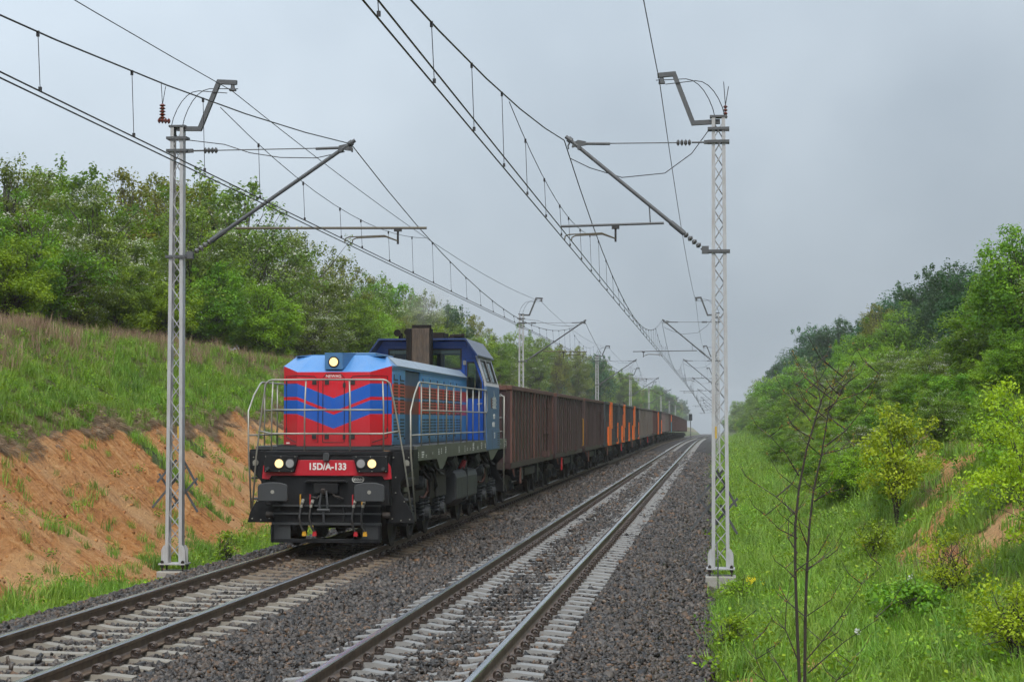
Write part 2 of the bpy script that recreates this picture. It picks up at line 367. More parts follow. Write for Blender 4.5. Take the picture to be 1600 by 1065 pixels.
PZ = np.array([14, 9, 7, 6.2, 5.1, 4.95, 4.6, 3.6, 2.65, 2.15, 1.55, -.05, -.5, -.76, -.8, -.85, -.85, -.75, -.72, -.55, -.15, .62, 1.35, 2.6, 3.7, 4.6, 5.8, 7.5, 9, 11, 15])
def gz(x, y):
    x = np.asarray(x, float); y = np.asarray(y, float)
    lf = np.clip((-10.6-x)/2, 0, 1)*np.clip((x+24)/4, 0, 1); rt = np.clip((x-1.5)/3, 0, 1)
    xs = x+lf*(fbm(y*.16, y*0+3.3)-.5)*2.4+lf*(fbm(y*.7, x*.3+9)-.5)*.7 + rt*(fbm(y*.08, y*0+8)-.5)*1.6
    z = np.interp(xs, PX, PZ)
    gul = np.clip((-10.9-x)/1, 0, 1)*np.clip((x+15)/1, 0, 1)
    z = z-gul*(.85*np.clip(fbm(y*.42+x*.12, x*.2+5, 5)-.45, 0, 1)*2.2-.16*fbm(y*2.2+x*.8, x*.7, 3))+gul*.15*(fbm(y*2.6, x*2.6, 4)-.5)+gul*.05*(vnoise(y*4.7+3, x*5.5)-.5)
    amp = .10*np.clip((-9.8-x)/1, 0, 1)+.12*np.clip((x-.2)/1.5, 0, 1)
    z = z+amp*(fbm(x*1.3, y*1.3)-.5)*2+amp*(fbm(x*.35+5, y*.35)-.5)*4
    return z+zt(y)
def sand_w(x, y):
    lf = np.interp(x, [-15.2, -14.3, -13.9, -11.2, -10.2, -9.6], [0, .25, 1, 1, .75, .1])
    lf = lf-np.clip(fbm(x*.55+2, y*.45+6, 5)-.485, 0, 1)*4.2*np.interp(x, [-14, -13], [1, .8])
    rt = np.interp(x, [.2, 2.6, 4.0, 9., 11.], [0, .1, .62, .55, 0])*np.clip((fbm(x*.8+40, y*.42+9, 5)-.455)*8, 0, 1.5)
    rt = rt+np.interp(x, [-.2, .3, 1.3, 2.2], [.2, .9, .7, 0])*np.clip((27-y)/4, 0, 1)*np.clip((fbm(x*.9, y*.6)-.4)*5, 0, 1.3)
    for (ax, ay, rx, ry, k) in ((6.3, 52, 1.2, 9, 1.), (5.0, 39, .7, 4, .9), (4.2, 32.5, .6, 2.5, .8), (7.6, 66, 1., 8, .8)):
        rt = rt+k*np.clip(1.3-((x-ax)/rx)**2-((y-ay)/ry)**2, 0, 1)*np.clip((fbm(x*1.1+4, y*.7, 4)-.33)*6, 0, 1)
    return np.clip(np.where(x < -5, lf, rt), 0, 1)*np.interp(y, [130, 220], [1, 0])
def bz(x):   # top of the ballast
    return np.interp(x, [-9.75, -9.15, -8.85, -7.9, -7.4, -6.98, -6.55, -6.1, -5.4, -4.95, -4.5, -3.9, -3.4, -2.97, -2.54, -2.0, -1.5, -1.0, -.1, .3], [-.85, -.36, -.225, -.235, -.252, -.245, -.252, -.24, -.225, -.26, -.225, -.24, -.242, -.225, -.242, -.245, -.25, -.34, -.72, -.95])
# ------------------------------------------------------------------ ground
def axis(segs):
    out = [segs[0][0]]
    for a, b, st in segs:
        n = max(1, int(round((b-a)/st))); out += list(a+(b-a)*(i+1)/n for i in range(n))
    return np.array(out)
gx = axis([(-600, -160, 60), (-160, -40, 15), (-40, -20, 1.2), (-20, -15.5, .3), (-15.5, -9, .13), (-9, 0, 1.5), (0, 12, .22), (12, 20, .6), (20, 60, 5), (60, 600, 60)])
gy = axis([(-90, 10, 10), (10, 24, .5), (24, 64, .2), (64, 110, .5), (110, 240, 2), (240, 500, 8), (500, 1400, 60)])
GX, GY = np.meshgrid(gx, gy)
GZ = gz(GX, GY)
V = np.stack([GX, GY, GZ], -1).reshape(-1, 3); nx, ny = len(gx), len(gy)
ii = (np.arange(ny-1)[:, None]*nx+np.arange(nx-1)[None, :]).ravel()
F = np.stack([ii, ii+1, ii+1+nx, ii+nx], 1)
dry = np.interp(V[:, 0], [-20, -18.2, -16.5, -15.2, -14.2, -13.6], [.9, .9, .25, .3, 1., .0])
ground = link('ground', npmesh('ground', V, F, 'ground', {'sand': sand_w(V[:, 0], V[:, 1]), 'dry': dry}, True)); tag(ground, kind='structure')
# ballast bed
bx_ = np.array([-9.8, -9.5, -9.15, -8.85, -7.9, -7.4, -6.98, -6.55, -6.1, -5.4, -4.95, -4.5, -3.9, -3.4, -2.97, -2.54, -2.0, -1.5, -1.0, -.55, -.1, .3])
by_ = axis([(-40, 10, 5), (10, 100, 1), (100, 300, 5), (300, 1350, 25)])
BX, BY = np.meshgrid(bx_, by_); BZ = bz(BX)+zt(BY)+(fbm(BX*1.1, BY*.9)-.5)*.05-np.where(BY < 46, .035, .012)
V = np.stack([BX, BY, BZ], -1).reshape(-1, 3); nx, ny = len(bx_), len(by_)
ii = (np.arange(ny-1)[:, None]*nx+np.arange(nx-1)[None, :]).ravel()
bed = link('ballast_bed', npmesh('ballast_bed', V, np.stack([ii, ii+1, ii+1+nx, ii+nx], 1), 'ballast_base', None, True)); tag(bed, kind='structure')
# loose ballast stones
rs = np.random.RandomState(5)
def stones(y0, y1, dens, smin, smax):
    n = int((y1-y0)*9.5*dens); x = rs.uniform(-9.7, .12, n); y = rs.uniform(y0, y1, n)
    keep = np.ones(n, bool); lift = np.zeros(n)
    for cx, cover in ((X1, .06), (X2, .24)):
        dx = np.abs(x-cx); ph = np.abs(((y-14.7+.3) % .6)-.3)
        on = (ph < .128) & (dx < 1.28)
        mid = on & (dx < .34)
        keep &= ~(on & ~(mid & (rs.rand(n) < cover*np.interp(fbm(y*.5, x*0+cx), [.3, .6], [.5, 1.6]))))
        lift = np.where(mid, .03, lift)
        keep &= np.abs(dx-.7525) > .125
    keep &= x < .02+.5*(fbm(y*.8, y*0+7)-.5); keep &= ~((x < -9.3) & (rs.rand(n) < .4)); keep &= rs.rand(n) < np.interp(y, [y1-(y1-y0)*.25, y1], [1, .35])
    x, y, lift = x[keep], y[keep], lift[keep]; n = len(x)
    s = (rs.uniform(smin, smax, n)*np.where(rs.rand(n) < .07, 1.6, 1.))[:, None]*rs.uniform(.6, 1.25, (n, 3))*np.array([1.25, 1.05, .62])
    z = bz(x)+zt(y)+(fbm(x*1.1, y*.9)-.5)*.05+lift+rs.uniform(-.022, .022, n)
    return np.stack([x, y, z], 1), s
P_, S_ = zip(stones(14.5, 28, 600, .017, .034), stones(27, 46, 290, .022, .040), stones(43, 80, 90, .033, .052), stones(72, 150, 26, .05, .075))
P_ = np.concatenate(P_); S_ = np.concatenate(S_); n = len(P_)
corn = np.array([(-1,-1,-1),(1,-1,-1),(1,1,-1),(-1,1,-1),(-1,-1,1),(1,-1,1),(1,1,1),(-1,1,1)], float)
C = corn[None]*rs.uniform(.45, 1.1, (n, 8, 3))*S_[:, None, :]
q = rs.normal(size=(n, 4)); q[:, 0] += 1.3; q[:, 3] *= 2.5; q /= np.linalg.norm(q, axis=1)[:, None]; w, a, b, c = q.T
RM = np.stack([1-2*(b*b+c*c), 2*(a*b-c*w), 2*(a*c+b*w), 2*(a*b+c*w), 1-2*(a*a+c*c), 2*(b*c-a*w), 2*(a*c-b*w), 2*(b*c+a*w), 1-2*(a*a+b*b)], 1).reshape(n, 3, 3)
V = np.einsum('nij,nkj->nki', RM, C)+P_[:, None, :]
bf = np.array([(0,3,2,1),(4,5,6,7),(0,1,5,4),(1,2,6,5),(2,3,7,6),(3,0,4,7)])
F = (bf[None]+8*np.arange(n)[:, None, None]).reshape(-1, 4)
tint = np.repeat(rs.rand(n), 8)
st = link('ballast_stones', npmesh('ballast_stones', V.reshape(-1, 3), F, 'stone', {'tint': tint})); tag(st, 'loose dark crushed stone ballast around the two tracks', 'ballast', kind='stuff')

# clods and pebbles on the sand
n = 3800; x = rs.uniform(-13.9, -10.4, n); y = 23*(110/23)**rs.rand(n); k_ = sand_w(x, y) > .5; x, y = x[k_], y[k_]; n = len(x)
C = corn[None]*rs.uniform(.4, 1.1, (n, 8, 3))*((.006+.028*rs.rand(n)**3)*np.interp(y, [25, 90], [.8, 1.6]))[:, None, None]
V = C+np.stack([x, y, gz(x, y)+.01], 1)[:, None, :]
t = NT('clod'); t.bsdf(t.ramp(t.attr('tint'), (0., (.16, .07, .028)), (.5, (.42, .18, .06)), (1., (.62, .32, .13))), .9, 0, .2); M['clod'] = t.m
o = link('sand_clods', npmesh('sand_clods', V.reshape(-1, 3), (bf[None]+8*np.arange(n)[:, None, None]).reshape(-1, 4), 'clod', {'tint': np.repeat(rs.rand(n), 8)})); tag(o, 'loose orange clods and pebbles on the sandy slope', 'clods', kind='stuff')

# ------------------------------------------------------------------ tracks
RAILP = [(.030, 0), (.036, -.010), (.036, -.040), (.010, -.055), (.009, -.125), (.022, -.145), (.075, -.158), (.075, -.172)]
RAILP = RAILP+[(-x, z) for x, z in RAILP[::-1]]
def rail_mesh(ys):
    mb = MB(); k = len(RAILP); vs = []; fs = []; mi = []
    for y in ys: vs += [(x, y, z+float(zt(y))) for x, z in RAILP]
    for i in range(len(ys)-1):
        for j in range(k):
            a, b = i*k+j, i*k+(j+1) % k
            fs.append((a, b, b+k, a+k)); mi.append(1 if j in (0, k-1, k-2) else 0)
    mb.v = vs; mb.f = fs; mb.mi = mi
    return mb.mesh('rail', ['rail_side', 'rail_top'])
ys = list(range(-30, 200, 10))+list(range(200, 1340, 20))
railme = rail_mesh(ys)
def sleeper_mb():
    mb = MB(); xs = [-1.25, -.98, -.55, -.40, 0, .40, .55, .98, 1.25]; zs = [-.205, -.178, -.178, -.205, -.212, -.205, -.178, -.178, -.205]
    vs = []
    for x, z in zip(xs, zs): vs += [(x, -.135, -.40), (x, -.088, z), (x, .088, z), (x, .135, -.40)]
    fs = []
    for i in range(len(xs)-1):
        for j in range(4): a, b = i*4+j, i*4+(j+1) % 4; fs.append((a, b, b+4, a+4))
    fs += [(0, 1, 2, 3), tuple(len(vs)-4+i for i in (3, 2, 1, 0))]
    return mb.add(vs, fs)
def ring(mb, cx, cy, cz, r, rt, n=9):
    mb.tube([(cx+r*math.cos(2*math.pi*i/n), cy, cz+r*math.sin(2*math.pi*i/n)) for i in range(n)], rt, 4, closed=True)
def clip_mb():
    mb = MB(); ring(mb, 0, -.032, -.128, .041, .0115); ring(mb, 0, .026, -.128, .041, .0115)
    mb.cyl((0, -.015, -.14), (0, .02, -.14), .022, None, 8); mb.box(-.05, .05, -.075, .075, -.18, -.158); return mb
clipme = clip_mb().mesh('rail_clip', 'clip_steel')
for tr_i, (cx, smat, lab) in enumerate(((X1, 'sleeper_left', 'left'), (X2, 'sleeper_right', 'right'))):
    T = empty('railway_track', (cx, 0, 0)); tag(T, kind='structure')
    for s in (-1, 1): link('rail', railme, T, (s*.7525, 0, 0))
    sme = sleeper_mb().mesh('sleeper', smat)
    NS = 150
    far = MB(); farc = MB()
    for k in range(NS):
        y = 14.7+.6*k
        s = link('sleeper', sme, T, (random.uniform(-.008, .008), y, float(zt(y))))
        if k < 62:
            for xo in (-.7525-.118, -.7525+.118, .7525-.118, .7525+.118): link('rail_clip', clipme, s, (xo, 0, 0))
        else:
            for xo in (-.7525-.118, .7525+.118, .7525-.118, -.7525+.118):
                farc.add([(v[0]+xo, v[1]+y, v[2]+float(zt(y))) for v in [(-.045, -.04, -.17), (.045, -.04, -.17), (.045, -.04, -.095), (-.045, -.04, -.095), (-.045, .04, -.17), (.045, .04, -.17), (.045, .04, -.095), (-.045, .04, -.095)]], [tuple(q) for q in bf])
    farc.build('rail_clips', 'clip_steel', T)['kind'] = 'stuff'
    for k in range(NS, 560):
        y = 14.7+.6*k; z0 = float(zt(y))
        for xa, xb in ((-1.25, -.42), (.42, 1.25)): far.add([(v[0], v[1]+y, v[2]+z0) for v in [(xa, -.13, -.4), (xb, -.13, -.4), (xb, .13, -.4), (xa, .13, -.4), (xa, -.085, -.195), (xb, -.085, -.195), (xb, .085, -.195), (xa, .085, -.195)]], [tuple(q) for q in bf])
    far.build('sleepers_beyond', smat, T)['kind'] = 'stuff'

# ------------------------------------------------------------------ catenary masts
def insulator(mb, p0, p1, r, n=6, mi=0):
    p0 = Vector(p0); p1 = Vector(p1)
    for i in range(n):
        a = p0.lerp(p1, (i+.15)/n); b = p0.lerp(p1, (i+.55)/n); c = p0.lerp(p1, (i+1)/n)
        mb.tube([a, b, c], [r*.45, r, r*.45], 8, mi)
def make_mast(side, long, first):
    m = empty('catenary_mast'); s = 1 if side == 'left' else -1
    MB().box(-.28, .28, -.26, .26, -1.3, -.52).build('foundation', 'concrete', m, bevel=.02)
    b = MB(); b.box(-.26, .26, -.20, .20, -.40, -.375)
    b.build('base_plate', 'white_steel', m)
    for sx in (-1, 1):
        for sy in (-1, 1): MB().cyl((sx*.2, sy*.15, -.53), (sx*.2, sy*.15, -.32), .018, None, 8).cyl((sx*.2, sy*.15, -.375), (sx*.2, sy*.15, -.335), .034, None, 6).cyl((sx*.2, sy*.15, -.45), (sx*.2, sy*.15, -.40), .034, None, 6).build('anchor_bolt', 'under_steel', m)
        for ya in (-.1, .085): MB().prism([(sx*.12, -.373), (sx*.235, -.373), (sx*.235, -.13), (sx*.19, -.04), (sx*.12, -.04)], 'y', ya-.004, ya+.019).build('gusset_plate', 'white_steel', m)
        lg = MB(); z0, z1 = -.373, 7.95; w0, w1 = .165, .125; t_ = .066
        def q(w, d0, d1, z): return [(sx*w, d0, z), (sx*(w-d1), d0, z)]
        # channel: web outside, flanges towards the middle
        for (xa, xb, ya, yb) in ((0, .010, -.09, .09), (.010, t_, -.09, -.078), (.010, t_, .078, .09)):
            vs = []
            for z, w in ((z0, w0), (z1, w1)): vs += [(sx*(w-xa), ya, z), (sx*(w-xb), ya, z), (sx*(w-xb), yb, z), (sx*(w-xa), yb, z)]
            lg.add(vs, [(0, 1, 2, 3), (4, 7, 6, 5), (0, 4, 5, 1), (1, 5, 6, 2), (2, 6, 7, 3), (3, 7, 4, 0)])
        lg.build('leg', 'white_steel', m)
    for sy in (-1, 1):
        n = 30; pts = []
        for i in range(n*2+1):
            z = -.25+8.1*i/(n*2); w = .165-.04*(z+.37)/8.3-.05
            ph = (i/2) % 2; xx = {0: -1, .5: 0, 1: 1, 1.5: 0}[ph]
            pts.append((xx*w*sy, sy*.068, z))
        MB().tube(pts, .0115, 5).build('lacing', 'white_steel', m)
    MB().box(-.16, .16, -.1, .1, 7.951, 7.99).build('cap_plate', 'galv', m)
    for z in (7.74, 7.5, 5.46):
        ot = [(-.20, -.125), (.20, -.125), (.20, .125), (-.20, .125)]; inn = [(-.185, -.105), (.185, -.105), (.185, .105), (-.185, .105)]
        MB().holes(ot, [inn], lambda u, v, k_: (u, v, z-.025+.05*k_)).build('clamp', 'galv', m)
    # earth wire bracket
    g = [(.0, 7.93), (.43, 7.92), (.80, 8.82), (1.12, 8.80)] if s == 1 else [(.0, 7.88), (-.47, 7.86), (-.82, 8.79), (-1.10, 8.77)]
    gb = MB()
    for i in range(3):
        (xa, za), (xb, zb) = g[i], g[i+1]; dx, dz = xb-xa, zb-za; L = math.hypot(dx, dz); nx_, nz_ = -dz/L*.042, dx/L*.042; ex, ez = dx/L*.03, dz/L*.03
        gb.prism([(xa+nx_-ex, za+nz_-ez), (xb+nx_+ex, zb+nz_+ez), (xb-nx_+ex, zb-nz_+ez), (xa-nx_-ex, za-nz_-ez)], 'y', -.04-.002*i, .04+.002*i)
    gb.build('earth_wire_bracket', 'galv', m)
    ex, ez = g[3]
    MB().cyl((ex-s*.05, 0, ez-.04), (ex-s*.05, 0, ez-.14), .035, .05, 8).box(ex-s*.05-.06, ex-s*.05+.06, -.05, .05, ez-.16, ez-.12).build('wire_clamp', 'galv', m)
    for r_, off in ((.22, .02), (.0, -.08)):
        pts = []
        for i in range(11):
            t_ = i/10; x = s*(-.12+.18*(r_ > .1)+1.1*t_**1.4); z = 7.95+.78*math.sin(min(1, t_*1.6)*math.pi/2)-.06*t_+off*t_
            pts.append((x, .06 if r_ else -.06, z))
        MB().tube(pts, .008, 4).build('earth_jumper', 'wire_dark', m)
    # upper tie
    te = 3.3 if s == 1 else 2.62; zz = 7.5
    i1 = MB(); insulator(i1, (s*.50, 0, zz), (s*.78, 0, zz), .065, 4); i1.build('tie_insulator', 'insul_grey', m)
    MB().cyl((s*.19, 0, zz), (s*.50, 0, zz), .018, None, 6).box(s*.22-.05, s*.22+.08, -.03, .03, zz-.035, zz+.035).build('tie_link', 'galv', m)
    MB().cyl((s*.78, 0, zz), (s*(te-.1), 0, zz+.01), .011, None, 6).cyl((s*(te-.6), 0, zz), (s*(te-.15), 0, zz+.01), .028, None, 8).build('tie_rod', 'galv', m)
    # inclined tube
    xe = 3.46 if s == 1 else 2.85
    A = Vector((s*.32, 0, 5.53)); B = Vector((s*xe, 0, 7.65)); D = (B-A).normalized()
    i2 = MB(); insulator(i2, A+D*.02, A+D*.42, .06, 4); i2.build('tube_insulator', 'insul_grey', m)
    MB().box(min(s*.19, s*.32), max(s*.19, s*.32), -.05, .05, 5.42, 5.56).cyl((s*.3, 0, 5.50), A, .03, None, 8).build('tube_bracket', 'galv', m)
    tb = MB(); tb.cyl(A+D*.42, B, .037, None, 10); tb.cyl(A+D*.42, A+D*.75, .052, None, 10); tb.cyl(B-D*.33-Vector((0, .07, 0)), B-D*.33+Vector((0, .07, 0)), .045, None, 8); tb.cyl(B-D*.14, B-D*.06, .058, None, 8)
    tb.tube([B-D*.12, B-D*.12+Vector((s*.05, 0, -.1)), B-D*.12+Vector((s*.04, 0, -.16))], .016, 6)
    tb.prism([(s*(te-.15), zz+.05), (s*(te-.15), zz-.02), (s*(te+.12), zz-.06), (s*(te+.10), zz+.02), (s*te, zz+.08)], 'y', -.025, .025)
    tb.build('cantilever_tube', 'galv', m)
    if s == 1: re, br, wx = (4.84, 4.29, 3.28) if long else (3.5, 2.25, 3.28)
    else: re, br, wx = (4.4, 3.85, 2.87) if long else (2.94, 1.92, 2.87)
    x0 = 1.15 if s == 1 else 1.02
    MB().cyl((s*x0, 0, 6.0), (s*re, 0, 5.96), .024, None, 8).build('registration_tube', 'wire_brown' if s == 1 else 'galv', m)
    tpos = lambda x: A+D*((x-A.x*s)/abs(D.x))
    hp = tpos(x0+.25); MB().tube([hp, (s*(x0+.27), 0, hp.z-.02), (s*(x0+.25), 0, 5.99)], .012, 5).build('hanger', 'galv', m)
    MB().box(s*br-.07, s*br+.07, -.04, .04, 5.90, 5.965).cyl((s*br, 0, 5.95), (s*br, 0, 5.66), .022, None, 6).build('drop_bracket', 'wire_dark', m)
    dr = 1 if wx > br else -1
    for yy, ww, zo in ((-.06, wx, 0), (.06, wx+dr*-.12, -.01)):
        MB().tube([(s*br, yy*.3, 5.72), (s*(br+dr*.25), yy, 5.82+zo), (s*(ww-dr*.08), yy, 5.80+zo), (s*(ww-dr*.01), yy, 5.77+zo), (s*ww, yy, 5.70)], .013, 5).build('steady_arm', 'wire_brown', m)
    # feeder jumper hanging between the mast and the messenger wire
    pts = [(-.19, 7.72), (-.5, 7.3), (-1.0, 6.94), (-1.8, 6.87), (-2.4, 7.06), (-2.78, 7.25)] if s == -1 else [(.15, 7.72), (.9, 7.62), (1.4, 7.45), (2.0, 7.35), (2.7, 7.33), (3.25, 7.44)]
    MB().tube([(x, .05, z) for x, z in pts], .009, 5).build('jumper_cable', 'wire_dark', m)
    if first:
        i3 = MB(); insulator(i3, (-s*.15, 0, 8.08), (-s*.40, 0, 8.10), .06, 4); insulator(i3, (-s*.32, .02, 8.12), (-s*.32, .02, 8.42), .065, 5)
        if s == -1: i3 = MB(); insulator(i3, (.13, .1, 7.95), (.13, .1, 8.2), .045, 4)
        i3.build('arrester', 'insul_brown', m)
        zt_ = 8.4 if s == 1 else 8.18; xq = -.32 if s == 1 else .13
        MB().cyl((xq, .02, zt_), (xq-.03, .02, zt_+.45), .007, None, 4).build('spike', 'wire_dark', m); MB().cyl((xq, .02, zt_), (xq+.06, .02, zt_+.36), .007, None, 4).build('spike', 'wire_dark', m)
        MB().box(s*.075-.016, s*.075+.016, -.097, -.092, 2.0, 2.22).build('number_plate', 'yellow_plate', m)
        if s == -1: MB().tube([(-.05, -.27, -1.0), (-.05, -.27, -.2), (-.07, -.12, .1)], .013, 5).build('earth_strip', 'galv', m)
        # crossed anti-climb bars fixed behind the legs
        bars = [((-0.4, 1.15), (-0.02, 1.58)), ((-0.5, 0.66), (0.15, 1.43)), ((-0.12, 0.66), (0.38, 1.23)), ((-0.02, 1.78), (0.37, 1.09)), ((0.0, 1.2), (0.38, 0.58)), ((-0.39, 1.31), (-0.01, 0.74))]
        if s == -1: bars = [((-0.45, 0.81), (0.05, 1.41)), ((-0.54, 0.31), (0.11, 1.13)), ((-0.23, 0.28), (0.32, 0.89)), ((-0.07, 1.41), (0.3, 0.74)), ((0.0, .77), (0.31, 0.23)), ((-0.43, 0.95), (-0.05, 0.40))]
        for i, ((xa, za), (xb, zb)) in enumerate(bars):
            L = math.hypot(xb-xa, zb-za); nx_, nz_ = -(zb-za)/L*.022, (xb-xa)/L*.022; yo = .135+.018*i
            MB().prism([(xa+nx_, za+nz_), (xb+nx_, zb+nz_), (xb-nx_, zb-nz_), (xa-nx_, za-nz_)], 'y', yo, yo+.012).build('anti_climb_bar', 'galv', m)
    return m
NM = 8
for side, mx in (('left', -10.25), ('right', .08)):
    protos = {}
    for k in range(NM):
        y = MY0+SPAN*k; lng = (k % 2 == 0) == (side == 'left')
        if k == 0: m = make_mast(side, lng, True)
        elif lng not in protos: m = protos[lng] = make_mast(side, lng, False)
        else: m = copy_tree(protos[lng])
        m.location = (mx, y, float(zt(y)))
        if k == 0: lb = 'pale lattice catenary mast '+('in front of the sandy bank, left of the locomotive' if side == 'left' else 'on the grass verge to the right of the empty track')
        else: lb = f'pale lattice catenary mast, {ORD[k+1]} from the camera in the {side} row'
        tag(m, lb, 'catenary mast', 'catenary masts along the '+side+' side')
# overhead lines
def wire(name, pts, r, mat, parent=None, n=5): return MB().tube(pts, r, n).build(name, mat, parent)
YE = MY0+SPAN*(NM-1)
for side, wxs, mxx, exx in (('left', (-6.97, -6.85), -6.87, -9.19), ('right', (-2.79, -2.67), -2.80, -1.01)):
    O = empty('overhead_line', (mxx, 0, 0)); tag(O, f'black overhead contact line with droppers above the {"train" if side=="left" else "empty right-hand"} track', 'overhead line', 'overhead lines')
    ys = np.arange(MY0-SPAN, YE+1, SPAN/16)
    for wx in wxs: wire('contact_wire', [(wx-mxx, y, 5.69+float(zt(y))) for y in ys], .0095, 'wire_dark', O)
    def mess(y): u = ((y-MY0) % SPAN)-SPAN/2; return 5.90+.00172*u*u+float(zt(y))
    wire('messenger_wire', [(0, y, mess(y)) for y in ys], .0105, 'wire_dark', O)
    nd = 0
    for k in range(-1, NM-1):
        for j in range(21):
            y = MY0+SPAN*k+1.0+(SPAN-2)*j/20
            v_ = min(y-(MY0+SPAN*k), MY0+SPAN*(k+1)-y)
            if y < 5: continue
            top = 6.23+.0056*v_*v_+float(zt(y)) if v_ < 9 else mess(y)
            wire('dropper', [(0, y, top), (.03, y, 5.70+float(zt(y)))], .0045 if k < 2 else .007, 'wire_dark', O, 4)
            if k < 1:
                MB().box(-.014, .014, y-.014, y+.014, top-.045, top+.014).build('dropper_clamp', 'wire_dark', O); MB().box(.015, .045, y-.014, y+.014, 5.685, 5.73).build('dropper_clamp', 'wire_dark', O)
    for k in range(NM):
        yc = MY0+SPAN*k
        wire('stitch_wire', [(0, yc+v_, 6.23+.0056*v_*v_+float(zt(yc+v_))) for v_ in np.linspace(-9.2, 9.2, 13)], .006, 'wire_dark', O)
    e = wire('earth_wire', [(0, y, 8.64-.5*(1-((((y-MY0) % SPAN)-SPAN/2)/(SPAN/2))**2)+float(zt(y))) for y in ys], .0085, 'wire_dark'); e.location = (exx, 0, 0)
    tag(e, f'thin dark earth wire carried on the {side} mast brackets', 'wire', 'earth wires')
# ------------------------------------------------------------------ locomotive
LY = 31.95
loco = empty('locomotive', (X1, LY, 0))
tag(loco, 'blue diesel locomotive with red and blue chevron nose and lit headlights', 'locomotive')
PY = [(1.4, 1.86), (15.95, 1.86), (15.95, 1.60), (14.1, 1.59), (12.95, 1.36), (12.55, 1.36), (12.1, 1.59), (5.3, 1.58), (4.65, 1.36), (4.25, 1.36), (3.83, 1.57), (1.4, 1.58)]
for s in (-1, 1):
    o = MB().prism([q for q in PY], 'x', s*1.44, s*1.5).build('side_sill', 'olive_frame', loco, bevel=.006)
    if s == 1:
        mk = MB()
        for (y, w, h, z) in ((1.55, .12, .12, 1.70), (2.1, .28, .13, 1.70), (2.5, .08, .06, 1.66), (3.3, .05, .05, 1.7), (4.1, .1, .13, 1.72), (4.45, .09, .12, 1.73), (5.05, .12, .14, 1.74), (7.0, .12, .14, 1.72), (7.9, .08, .16, 1.72), (8.3, .1, .07, 1.7), (8.8, .14, .06, 1.7), (9.35, .32, .18, 1.74), (10.1, .2, .08, 1.71), (10.8, .18, .16, 1.75), (11.5, .2, .12, 1.74), (12.1, .14, .1, 1.74), (13.1, .12, .12, 1.74), (13.6, .1, .1, 1.74), (13.95, .14, .1, 1.73), (14.6, .06, .06, 1.74), (15.5, .3, .1, 1.70), (15.82, .16, .14, 1.74)):
            n_ = max(2, int(h/.035))
            for i in range(n_): mk.box(1.5, 1.503, y-w/2, y+w/2*random.uniform(.3, 1), z-h/2+i*h/n_, z-h/2+(i+.55)*h/n_)
        mk.build('stencil_marks', 'white_print', o)
MB().box(-1.44, 1.44, 1.0, 15.9, 1.79, 1.855).build('deck', 'tank_grey', loco)
MB().box(-1.14, 1.14, .52, 1.02, 1.70, 1.775).build('front_platform', 'black_paint', loco, bevel=.01)
MB().box(-1.14, 1.14, .54, .80, .80, 1.70).build('headstock', 'black_paint', loco, bevel=.01)
MB().box(-1.1, 1.1, 15.95, 16.05, .85, 1.80).build('headstock', 'black_paint', loco, bevel=.01)
MB().box(-.75, .75, .8, 15.9, .95, 1.58).build('main_frame', 'under_steel', loco)
for s in (-1, 1):
    P = [(1.10, 1.77), (1.52, 1.77), (1.52, 1.46), (1.30, 1.22), (1.28, 1.05), (1.50, .66), (1.55, .47), (1.06, .47), (1.0, .82), (1.04, 1.3)]
    o = MB().prism([(s*x, z) for x, z in P], 'y', .86, .90).build('step_plate', 'black_paint', loco, bevel=.008)
    bl = MB()
    for x, z in ((1.16, 1.66), (1.44, 1.66), (1.44, 1.52), (1.2, 1.3), (1.12, .9), (1.14, .55), (1.3, .52), (1.46, .54), (1.36, .86), (1.2, 1.02)): bl.cyl((s*x, .86, z), (s*x, .845, z), .013, None, 6)
    bl.build('bolts', 'rail_pipe', o)
    MB().cyl((s*1.40, .86, 1.56), (s*1.40, .845, 1.56), .055, None, 12).build('jack_mark', 'rail_pipe', o)
    MB().box(min(s*1.44, s*1.52), max(s*1.44, s*1.52), .9, 1.42, 1.45, 1.80).build('step_side', 'black_paint', loco)
    MB().prism([(.9, 1.45), (1.5, 1.5), (1.5, .95), (1.0, .5), (.9, .47)], 'x', s*1.02, s*1.06).build('step_back', 'black_paint', loco)
    for z in (.50, .88, 1.26): MB().box(min(s*1.07, s*1.5), max(s*1.07, s*1.5), .92, 1.22, z, z+.03).build('tread', 'tank_grey', loco, bevel=.004)
    MB().prism([(s*x, z) for x, z in P], 'y', 15.55, 15.59).build('step_plate', 'black_paint', loco, bevel=.008)
